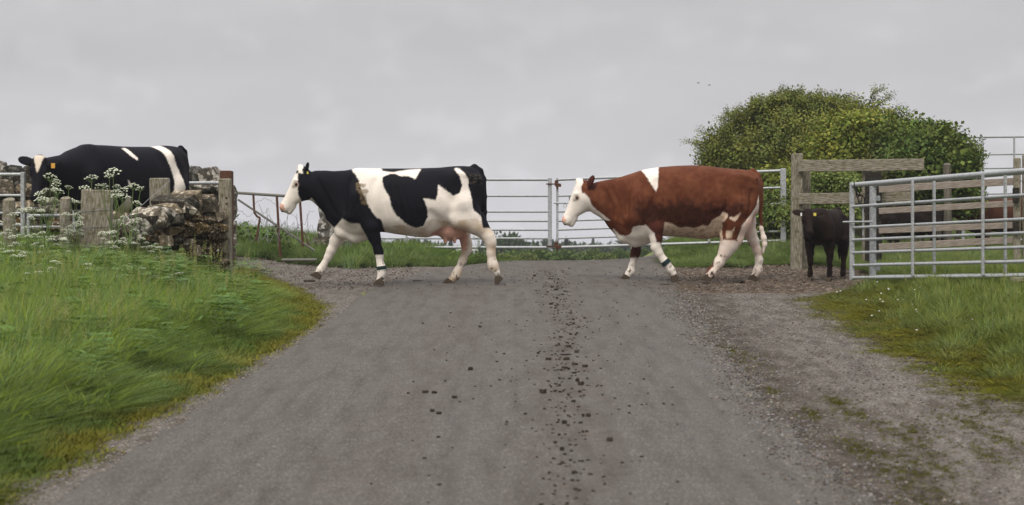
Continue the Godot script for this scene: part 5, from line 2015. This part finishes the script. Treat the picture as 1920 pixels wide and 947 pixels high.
	var c := Coat.new(1, 800.0, 862.0, s1)
	c.area("black", [204, 150, 204, 290, 226, 336, 260, 326, 290, 310, 330, 370, 380, 450, 430, 500, 485, 440, 540, 470, 598, 474, 640, 560, 658, 640, 690, 672, 750, 668, 760, 560, 738, 450, 700, 430, 660, 370, 640, 330, 620, 280, 600, 220, 575, 170, 545, 132, 530, 90, 322, 90, 322, 128, 250, 160])
	c.area("black", [238, 60, 330, 60, 330, 150, 244, 172, 232, 140])
	c.area("black", [170, 124, 205, 138, 205, 155, 170, 150])
	c.area("black", [745, 180, 790, 160, 830, 160, 850, 175, 905, 175, 950, 195, 978, 140, 985, 120, 1180, 105, 1200, 140, 1230, 180, 1245, 230, 1230, 280, 1190, 300, 1150, 270, 1092, 228, 1092, 290, 1080, 328, 1002, 315, 1025, 370, 1030, 430, 1000, 490, 950, 500, 900, 480, 830, 420, 800, 370, 790, 310, 760, 260, 742, 215])
	c.area("black", [715, 100, 740, 140, 800, 150, 900, 133, 975, 127, 1080, 122, 1200, 125, 1200, 80, 715, 80])
	c.area("black", [1190, 118, 1225, 125, 1262, 160, 1282, 190, 1282, 240, 1300, 300, 1315, 390, 1360, 425, 1372, 500, 1440, 500, 1440, 80, 1190, 80])
	c.area("nose", [70, 330, 112, 352, 122, 384, 100, 395, 70, 375])
	c.area("udder", [1040, 560, 1070, 470, 1130, 430, 1210, 440, 1266, 490, 1270, 640, 1090, 640])
	c.area("soiled_shaded", [730, 500, 860, 480, 1000, 500, 1060, 440, 1160, 460, 1330, 440, 1480, 520, 1480, 760, 1130, 900, 1180, 640, 1040, 570, 900, 570, 730, 540])
	c.area("tan", [575, 215, 640, 225, 655, 270, 640, 300, 652, 360, 610, 350, 600, 290, 580, 260])
	c.area("rear_smear", [1280, 160, 1360, 165, 1370, 230, 1290, 225])
	for s in [-1.0, 1.0]:
		groove(f, [z1(690, 190, 0.26 * s), z1(672, 300, 0.32 * s), z1(668, 400, 0.31 * s)], 0.042, -0.016)
		groove(f, [z1(520, 180, 0.18 * s), z1(500, 300, 0.20 * s), z1(520, 420, 0.22 * s)], 0.045, -0.014)
		groove(f, [z1(330, 190, 0.09 * s), z1(380, 300, 0.12 * s), z1(440, 420, 0.14 * s)], 0.035, -0.010)
		groove(f, [z1(1040, 400, 0.36 * s), z1(1090, 450, 0.31 * s), z1(1130, 520, 0.22 * s)], 0.045, -0.020)
		groove(f, [z1(1130, 260, 0.32 * s), z1(1180, 330, 0.30 * s), z1(1170, 420, 0.28 * s)], 0.05, -0.016)
		groove(f, [z1(1200, 150, 0.25 * s), z1(1270, 165, 0.23 * s), z1(1345, 190, 0.15 * s)], 0.04, 0.014)
		groove(f, [z1(1330, 300, 0.22 * s), z1(1320, 380, 0.24 * s), z1(1340, 450, 0.22 * s)], 0.035, -0.014)
		for i in 6:
			groove(f, [z1(745 + i * 44, 240, 0.32 * s), z1(765 + i * 46, 360, 0.36 * s), z1(790 + i * 46, 450, 0.33 * s)], 0.024, -0.0055)
	c.face = h.affine_inverse()
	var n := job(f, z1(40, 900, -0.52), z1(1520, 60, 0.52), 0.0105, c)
	o1 = thing("walking_cow", "black and white cow walking across the lane with a white face and full pink udder", "cow", Vector3((500.0 + 800.0 / 3.3826 - 960.0) / F * 24.9, hgt(-1.3, 24.9) + 0.024, -24.9), 0.0, "cows crossing the lane")
	jobs[n].append([o1, "body"])
	hooves(o1, [[z1(722, 860).x, 0.0, 0.18, 0.0], [z1(303, 822).x, z1(0, 818).y, -0.19, -0.45], [z1(1482, 830).x, z1(0, 838).y, 0.15, 0.75], [z1(1148, 856).x, 0.0, -0.15, 0.0]])
	face_parts(o1, h)
	var g := Geo.new()
	g.tube([z1(732, 741, 0.18), z1(735, 762, 0.18)], [0.060, 0.060], 16)
	mi("leg_strap", g.mesh(), M.strap, o1)
	var tg := Geo.new()
	tg.box(Transform3D(Basis.from_euler(Vector3(0, 0.5, 0.2)), z1(266, 152, 0.125)), Vector3(0.022, 0.030, 0.006), 0.002)
	mi("ear_tag", tg.mesh(), M.yellow_tag, o1)


# ---- the red and white cow that follows
var s2 := 494.4

func z2(x: float, y: float, z := 0.0) -> Vector3:
	return Vector3((x - 800.0) / s2, (832.0 - y) / s2, z)


func follower() -> void:
	var f := Field.new()
	trunk(f, z2, [[262, 240, 330, 0.05], [300, 214, 392, 0.09], [350, 200, 425, 0.115], [400, 190, 468, 0.138], [450, 181, 520, 0.17], [510, 164, 570, 0.215], [580, 142, 592, 0.265], [650, 122, 580, 0.30], [740, 109, 548, 0.335], [840, 101, 552, 0.365], [940, 98, 560, 0.380], [1020, 101, 568, 0.372], [1100, 111, 550, 0.345], [1180, 119, 500, 0.305], [1250, 124, 470, 0.27], [1310, 131, 440, 0.23], [1350, 155, 410, 0.17], [1380, 210, 370, 0.08]])
	legs(f, z2, [[425, 470, 0, 0.04], [500, 555, 0, 0.05], [580, 580, 0, 0.06], [650, 570, 0, 0.06]], 0.07)
	for s in [-1.0, 1.0]:
		legs(f, z2, [[620, 190, 0.11 * s, 0.06], [610, 310, 0.205 * s, 0.095], [570, 430, 0.21 * s, 0.095]], 0.12)
		f.dents.append([z2(1195, 185, 0.27 * s), 0.10, 0.036])
		f.dents.append([z2(1345, 205, 0.13 * s), 0.07, 0.020])
		f.dents.append([z2(1110, 225, 0.33 * s), 0.13, -0.032])
		f.dents.append([z2(1080, 490, 0.31 * s), 0.12, -0.028])
		f.dents.append([z2(730, 430, 0.31 * s), 0.11, -0.024])
		f.dents.append([z2(480, 330, 0.16 * s), 0.12, -0.012])
		f.dents.append([z2(1290, 270, 0.24 * s), 0.12, -0.012])
		for i in 4:
			f.dents.append([z2(800 + i * 55, 330 + i * 10, 0.36 * s), 0.05, 0.009])
	# near fore leg, lifted and folding
	legs(f, z2, [[640, 400, 0.19, 0.12], [700, 490, 0.20, 0.098], [704, 560, 0.19, 0.072], [703, 618, 0.19, 0.058], [722, 655, 0.19, 0.048], [750, 695, 0.19, 0.040], [768, 716, 0.19, 0.045], [795, 755, 0.19, 0.042], [815, 785, 0.19, 0.042]], 0.045)
	# far fore leg, planted
	legs(f, z2, [[590, 470, -0.18, 0.10], [592, 560, -0.18, 0.075], [588, 640, -0.18, 0.057], [580, 675, -0.18, 0.045], [566, 725, -0.18, 0.035], [557, 770, -0.18, 0.049], [535, 800, -0.18, 0.044]], 0.045)
	# near hind leg, swinging forward
	legs(f, z2, [[1240, 250, 0.13, 0.14], [1215, 370, 0.16, 0.175], [1185, 470, 0.18, 0.145], [1165, 560, 0.18, 0.105], [1158, 610, 0.18, 0.092], [1140, 650, 0.18, 0.072], [1100, 715, 0.18, 0.058], [1062, 770, 0.18, 0.056], [1040, 800, 0.18, 0.050]], 0.06)
	legs(f, z2, [[1290, 330, 0.12, 0.11], [1250, 460, 0.15, 0.10], [1220, 570, 0.16, 0.055], [1195, 620, 0.17, 0.036]], 0.06)
	# far hind leg, planted behind
	legs(f, z2, [[1265, 330, -0.15, 0.17], [1295, 450, -0.16, 0.11], [1318, 530, -0.16, 0.074], [1340, 580, -0.16, 0.060], [1362, 640, -0.16, 0.047], [1375, 700, -0.16, 0.043], [1366, 765, -0.16, 0.050], [1345, 800, -0.16, 0.046]], 0.05)
	# udder, tucked between the thighs
	legs(f, z2, [[1150, 520, 0, 0.11], [1215, 510, 0, 0.13]], 0.05)
	for t in [[1190, 565, 0.04], [1230, 560, 0.04]]:
		legs(f, z2, [[t[0], t[1], t[2], 0.026], [t[0], t[1] + 30, t[2], 0.016]], 0.03)
	# tail
	legs(f, z2, [[1325, 140, 0, 0.050], [1356, 165, 0, 0.036], [1376, 220, 0.02, 0.028], [1378, 320, 0.03, 0.023], [1372, 420, 0.04, 0.020], [1376, 500, 0.04, 0.024], [1392, 560, 0.04, 0.034], [1398, 600, 0.04, 0.030], [1388, 655, 0.04, 0.010]], 0.025)
	var h := head_frame(z2(212, 196), Vector3(-104, -243, 0), Vector3(-243, 104, 0))
	add_head(f, h, [[z2(272, 240, 0.085), Vector3(0.50, 0.85, 0.45), Vector3(-0.7, 0.3, 0.6), 0.18, 0.12], [z2(258, 236, -0.08), Vector3(0.1, 0.5, -0.85), Vector3(-0.8, 0.4, 0.2), 0.17, 0.11]])
	f.cap(z2(232, 208), z2(216, 194), 0.048, 0.032, 0.05)
	legs(f, z2, [[285, 300, 0, 0.12], [360, 330, 0, 0.13]], 0.08)
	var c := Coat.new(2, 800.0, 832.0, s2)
	c.area("white", [60, 160, 245, 160, 246, 210, 232, 245, 238, 270, 280, 300, 300, 350, 330, 380, 380, 418, 420, 450, 350, 440, 300, 480, 60, 500])
	c.area("white", [606, 100, 725, 100, 716, 165, 712, 240, 700, 268, 680, 235, 665, 215, 640, 165, 612, 130])
	c.area("white", [432, 495, 480, 540, 520, 545, 548, 530, 556, 490, 600, 482, 640, 480, 652, 520, 690, 555, 690, 620, 540, 640, 480, 600])
	c.area("white", [636, 476, 668, 510, 705, 545, 735, 600, 840, 740, 870, 840, 770, 840, 690, 700, 655, 610, 645, 560])
	c.area("white", [530, 672, 625, 672, 605, 860, 450, 860])
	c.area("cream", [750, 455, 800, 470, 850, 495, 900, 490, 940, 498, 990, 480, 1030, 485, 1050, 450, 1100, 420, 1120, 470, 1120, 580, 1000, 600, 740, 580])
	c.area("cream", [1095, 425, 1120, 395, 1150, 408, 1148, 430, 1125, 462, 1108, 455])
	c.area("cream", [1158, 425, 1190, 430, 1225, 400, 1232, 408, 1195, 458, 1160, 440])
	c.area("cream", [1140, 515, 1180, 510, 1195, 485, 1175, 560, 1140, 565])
	c.area("white", [1100, 570, 1200, 575, 1235, 600, 1235, 640, 1060, 860, 950, 860, 1060, 740])
	c.area("white", [1352, 290, 1335, 360, 1300, 410, 1240, 480, 1210, 570, 1235, 640, 1300, 590, 1300, 640, 1320, 860, 1430, 860, 1430, 640, 1410, 490, 1362, 480, 1356, 400])
	c.area("pink", [1345, 330, 1338, 380, 1262, 470, 1215, 580, 1225, 630, 1270, 600, 1330, 500])
	c.area("nose", [95, 420, 128, 422, 140, 450, 110, 470, 90, 455])
	c.area("ear", [262, 150, 350, 150, 350, 205, 318, 250, 275, 258])
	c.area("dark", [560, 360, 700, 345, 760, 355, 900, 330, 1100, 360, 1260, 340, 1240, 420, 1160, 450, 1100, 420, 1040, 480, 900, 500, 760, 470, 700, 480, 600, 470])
	c.area("brown_leg", [548, 590, 640, 590, 622, 660, 600, 675, 548, 660])
	c.area("near_leg", [650, 480, 760, 430, 740, 590, 705, 585, 690, 530])
	for s in [-1.0, 1.0]:
		groove(f, [z2(705, 190, 0.27 * s), z2(700, 300, 0.33 * s), z2(690, 420, 0.32 * s)], 0.042, -0.016)
		groove(f, [z2(540, 190, 0.18 * s), z2(520, 310, 0.20 * s), z2(530, 430, 0.22 * s)], 0.045, -0.014)
		groove(f, [z2(360, 230, 0.10 * s), z2(410, 320, 0.13 * s), z2(450, 430, 0.15 * s)], 0.035, -0.011)
		groove(f, [z2(420, 220, 0.12 * s), z2(465, 330, 0.16 * s), z2(490, 460, 0.18 * s)], 0.03, -0.009)
		groove(f, [z2(1060, 400, 0.36 * s), z2(1100, 460, 0.31 * s), z2(1130, 530, 0.22 * s)], 0.045, -0.020)
		groove(f, [z2(1130, 260, 0.32 * s), z2(1150, 340, 0.31 * s), z2(1110, 430, 0.30 * s)], 0.05, -0.016)
		groove(f, [z2(1210, 160, 0.25 * s), z2(1280, 175, 0.23 * s), z2(1345, 205, 0.15 * s)], 0.04, 0.014)
		groove(f, [z2(1310, 260, 0.22 * s), z2(1285, 370, 0.24 * s), z2(1240, 470, 0.23 * s)], 0.035, -0.014)
		for i in 5:
			groove(f, [z2(790 + i * 48, 240, 0.33 * s), z2(805 + i * 48, 360, 0.365 * s), z2(825 + i * 48, 450, 0.33 * s)], 0.024, -0.005)
	c.face = h.affine_inverse()
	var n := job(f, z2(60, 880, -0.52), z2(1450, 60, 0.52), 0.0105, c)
	var o := thing("walking_cow", "red brown cow with a white face walking behind the black and white one", "cow", Vector3((1020.0 + 800.0 / 3.3826 - 960.0) / F * 26.0, hgt(2.0, 26.0) + 0.030, -26.0), 0.0, "cows crossing the lane")
	jobs[n].append([o, "body"])
	hooves(o, [[z2(836, 815).x, z2(0, 822).y, 0.19, 1.0], [z2(520, 830).x, 0.0, -0.18, 0.0], [z2(1022, 822).x, z2(0, 828).y, 0.18, -0.2], [z2(1335, 830).x, 0.0, -0.16, 0.0]])
	face_parts(o, h)
	var g := Geo.new()
	g.tube([z2(757, 702, 0.19), z2(775, 724, 0.19)], [0.058, 0.062], 16)
	mi("leg_strap", g.mesh(), M.strap, o)


# ---- animals that stand: shared build, own pose of the head
const BODY := [[-0.86, 0.80, 1.16, 0.08], [-0.74, 0.68, 1.30, 0.17], [-0.62, 0.62, 1.36, 0.21], [-0.47, 0.60, 1.42, 0.255], [-0.30, 0.61, 1.430, 0.29], [-0.13, 0.64, 1.430, 0.33], [0.06, 0.62, 1.425, 0.365], [0.25, 0.60, 1.425, 0.385], [0.42, 0.58, 1.43, 0.375], [0.58, 0.64, 1.435, 0.345], [0.74, 0.72, 1.455, 0.30], [0.88, 0.78, 1.455, 0.265], [1.0, 0.84, 1.44, 0.22], [1.08, 0.90, 1.38, 0.17], [1.13, 0.97, 1.27, 0.085]]


func standing(head: Transform3D, ears: Array, slim: float, headk: float, neck_r: float) -> Field:
	var f := Field.new()
	var st := []
	for b in BODY:
		st.append([b[0] * (1.0 - 0.2 * slim), b[1] + 0.06 * slim, b[2] - 0.02 * slim, b[3] * (1.0 - 0.22 * slim)])
	f.loft(Transform3D.IDENTITY, st, 2.3, 0.07)
	var k := 1.0 - 0.2 * slim
	for s in [-1.0, 1.0]:
		f.chain([[-0.42 * k, 1.32, 0.10 * s, 0.06], [-0.45 * k, 1.05, 0.20 * s, 0.09], [-0.5 * k, 0.85, 0.20 * s, 0.09]], 0.12)
		f.dents.append([Vector3(0.75 * k, 1.33, 0.26 * s), 0.10, 0.042])
		f.dents.append([Vector3(1.06 * k, 1.28, 0.13 * s), 0.07, 0.022])
		f.dents.append([Vector3(0.60 * k, 1.25, 0.33 * s), 0.13, -0.036])
		f.dents.append([Vector3(-0.2 * k, 0.85, 0.30 * s), 0.11, -0.022])
		var stag: float = 0.05 * s
		f.chain([[-0.38 * k, 0.90, 0.19 * s, 0.12], [-0.36 * k + stag, 0.70, 0.19 * s, 0.092], [-0.36 * k + stag, 0.55, 0.185 * s, 0.068], [-0.37 * k + stag, 0.42, 0.18 * s, 0.052], [-0.37 * k + stag, 0.36, 0.18 * s, 0.042], [-0.37 * k + stag, 0.22, 0.18 * s, 0.035], [-0.37 * k + stag, 0.15, 0.18 * s, 0.047], [-0.40 * k + stag, 0.06, 0.18 * s, 0.044]], 0.045)
		f.chain([[0.86 * k, 1.15, 0.13 * s, 0.15], [0.86 * k, 0.95, 0.16 * s, 0.17], [0.82 * k - stag, 0.80, 0.18 * s, 0.13], [0.90 * k - stag, 0.62, 0.17 * s, 0.085], [0.98 * k - stag, 0.53, 0.165 * s, 0.062], [0.97 * k - stag, 0.45, 0.16 * s, 0.050], [0.94 * k - stag, 0.28, 0.16 * s, 0.043], [0.92 * k - stag, 0.15, 0.16 * s, 0.049], [0.88 * k - stag, 0.06, 0.16 * s, 0.044]], 0.05)
	f.chain([[-0.45 * k, 1.14, 0, 0.24], [-0.66 * k, 1.10, 0, 0.20 * neck_r]], 0.10)
	var back := head * (Vector3(0.10, -0.16, 0) * headk)
	f.cap(Vector3(-0.60 * k, 1.14, 0), back, 0.19 * neck_r, 0.115 * headk, 0.10)
	f.cap(Vector3(-0.66 * k, 0.98, 0), head * (Vector3(0.20, -0.22, 0) * headk), 0.15 * neck_r, 0.085 * headk, 0.10)
	f.chain([[1.06 * k, 1.42, 0, 0.05], [1.12 * k, 1.38, 0, 0.04], [1.17 * k, 1.20, 0, 0.028], [1.17 * k, 0.80, 0, 0.024], [1.16 * k, 0.58, 0, 0.036], [1.16 * k, 0.42, 0, 0.012]], 0.025)
	add_head(f, head, ears, headk)
	return f


func stand_hooves(o: Node3D, k: float) -> void:
	var spots := []
	for s in [-1.0, 1.0]:
		spots.append([-0.41 * k + 0.05 * s, 0.0, 0.18 * s, 0.0])
		spots.append([0.87 * k - 0.05 * s, 0.0, 0.16 * s, 0.0])
	hooves(o, spots)


func others() -> void:
	# the cow behind the wall, seen from the front quarter, looking down the lane
	var turn := deg_to_rad(41)
	var back := Basis(Vector3.UP, turn).inverse()
	var h := head_frame(back * Vector3(-0.80, 1.27, 1.05), back * Vector3(-0.02, -0.90, 0.40), back * Vector3(-0.02, 0.40, 0.9))
	var side := back * Vector3(0.98, 0.0, 0.12)
	var f := standing(h, [[h * Vector3(0.06, -0.09, 0.0) - side * 0.08, back * Vector3(-0.9, 0.22, 0.1), back * Vector3(0.1, 0.5, 0.9), 0.20, 0.125], [h * Vector3(0.06, -0.09, 0.0) + side * 0.08, back * Vector3(0.95, 0.02, 0.15), back * Vector3(-0.1, 0.5, 0.9), 0.20, 0.125]], 0.0, 1.0, 1.0)
	f.chain([[0.62, 0.70, 0, 0.12], [0.74, 0.66, 0, 0.14], [0.80, 0.68, 0, 0.12]], 0.05)
	var c := Coat.new(3, 0.0, 0.0, -1.0)
	c.face = h.affine_inverse()
	c.ox = 0.0
	c.sc = 1.0
	c.oy = 0.0
	var poly := func(called: String, xy: Array) -> void:
		var p := PackedVector2Array()
		for i in xy.size() / 2:
			p.append(Vector2(xy[i * 2], xy[i * 2 + 1]))
		if not c.areas.has(called):
			c.areas[called] = []
		c.areas[called].append(p)
	poly.call("white", [0.0, 1.39, 0.07, 1.40, 0.17, 1.27, 0.15, 1.24, 0.06, 1.31])
	poly.call("white", [-0.02, 1.02, 0.06, 0.92, 0.04, 0.90])
	poly.call("white", [0.44, 1.50, 0.66, 1.50, 0.74, 1.36, 0.80, 1.20, 0.86, 1.08, 0.92, 0.92, 0.90, 0.70, 0.82, 0.62, 0.74, 0.80, 0.76, 1.0, 0.70, 1.18, 0.62, 1.36])
	poly.call("white", [0.02, 0.80, 0.05, 0.80, 0.16, 0.62, 0.36, 0.58, 0.30, 0.40, -0.10, 0.40, -0.06, 0.62])
	var n := job(f, Vector3(-1.75, -0.02, -0.62), Vector3(1.32, 1.60, 0.62), 0.014, c)
	var o := thing("standing_cow", "black cow with a white forehead blaze standing behind the broken stone wall", "cow", Vector3(-5.36, 1.60, -27.3), turn)
	o.position.y = hgt(-5.3, 27.3) + 0.02
	o.scale = Vector3(0.98, 1.09, 1.06)
	jobs[n].append([o, "body"])
	stand_hooves(o, 1.0)
	face_parts(o, h)
	var tg := Geo.new()
	var tb := h * Vector3(0.08, -0.09, 0.0) + side * 0.19
	tg.box(Transform3D(back * Basis.IDENTITY, tb + back * Vector3(0, -0.02, 0.045)), Vector3(0.05, 0.06, 0.008), 0.002)
	mi("ear_tag", tg.mesh(), M.orange_tag, o)
	# the calf by the gate, facing down the lane
	turn = deg_to_rad(60)
	back = Basis(Vector3.UP, turn).inverse()
	h = head_frame(back * Vector3(-0.46, 1.40, 0.90), back * Vector3(0.02, -0.86, 0.50), back * Vector3(0.0, 0.45, 0.9))
	side = back * Vector3(1, 0, 0)
	f = standing(h, [[h * Vector3(0.05, -0.09, 0.0) - side * 0.07, back * Vector3(-0.95, 0.08, 0.1), back * Vector3(0.1, 0.6, 0.8), 0.22, 0.16], [h * Vector3(0.05, -0.09, 0.0) + side * 0.07, back * Vector3(0.95, 0.04, 0.1), back * Vector3(-0.1, 0.6, 0.8), 0.22, 0.16]], 1.55, 0.92, 0.88)
	c = Coat.new(4, 0, 0, 1)
	n = job(f, Vector3(-1.6, -0.02, -0.7), Vector3(1.2, 1.72, 0.7), 0.015, c)
	o = thing("calf", "small black calf facing down the lane beside the galvanised gate end", "calf", Vector3(4.05, hgt(4.05, 26.0) + 0.03, -26.25), turn, "")
	o.scale = Vector3.ONE * 0.66
	jobs[n].append([o, "body"])
	stand_hooves(o, 0.69)
	face_parts(o, h, 0.92)
	for e in [[-1.0, M.white_tag], [1.0, M.yellow_tag]]:
		var t := Geo.new()
		t.box(Transform3D(back * Basis.IDENTITY, h * Vector3(0.07, -0.09, 0.0) + side * 0.13 * e[0] + back * Vector3(0, -0.01, 0.05)), Vector3(0.03 if e[0] < 0 else 0.055, 0.06, 0.01), 0.002)
		mi("ear_tag", t.mesh(), e[1], o)
	# two young cattle grazing distance behind the rails
	h = head_frame(Vector3(-1.20, 1.22, 0.02), Vector3(-0.80, -0.52, 0.12), Vector3(-0.5, 0.85, 0.0))
	var es := [[h * Vector3(0.06, -0.09, 0.08), Vector3(0.3, 0.2, 0.9), Vector3(-0.6, 0.8, 0), 0.18, 0.11], [h * Vector3(0.06, -0.09, -0.08), Vector3(0.3, 0.2, -0.9), Vector3(-0.6, 0.8, 0), 0.18, 0.11]]
	f = standing(h, es, 0.6, 0.92, 0.95)
	var far_ones := [f]
	h = head_frame(Vector3(-0.96, 1.36, 0.08), Vector3(-0.84, -0.46, 0.20), Vector3(-0.45, 0.85, 0.1))
	es = [[h * Vector3(0.06, -0.09, 0.08), Vector3(0.3, 0.2, 0.9), Vector3(-0.6, 0.8, 0), 0.18, 0.11], [h * Vector3(0.06, -0.09, -0.08), Vector3(0.3, 0.2, -0.9), Vector3(-0.6, 0.8, 0), 0.18, 0.11]]
	far_ones.append(standing(h, es, 0.6, 0.92, 0.95))
	for w in [[5, "black young bullock seen through the rails beside the dark sleeper post", 6.34, 32.7, 0.60, 0.06], [6, "brown young bullock seen through the rails near the right edge", 8.50, 35.5, 0.80, -0.08]]:
		c = Coat.new(w[0], 0, 0, 1)
		n = job(far_ones[w[0] - 5], Vector3(-1.9, -0.02, -0.6), Vector3(1.3, 1.6, 0.6), 0.018, c)
		o = thing("bullock", w[1], "bullock", at(w[2], w[3]), w[5])
		o.scale = Vector3.ONE * w[4]
		jobs[n].append([o, "body"])
		stand_hooves(o, 0.88)
		if w[0] == 6: face_parts(o, h, 0.92)


func build_cattle() -> void:
	leader()
	follower()
	others()
	for i in jobs.size():
		work(i)
	for j in jobs:
		var b := mi(j[6][1], j[5], M.coat, j[6][0])
		j[6][0].move_child(b, 0)
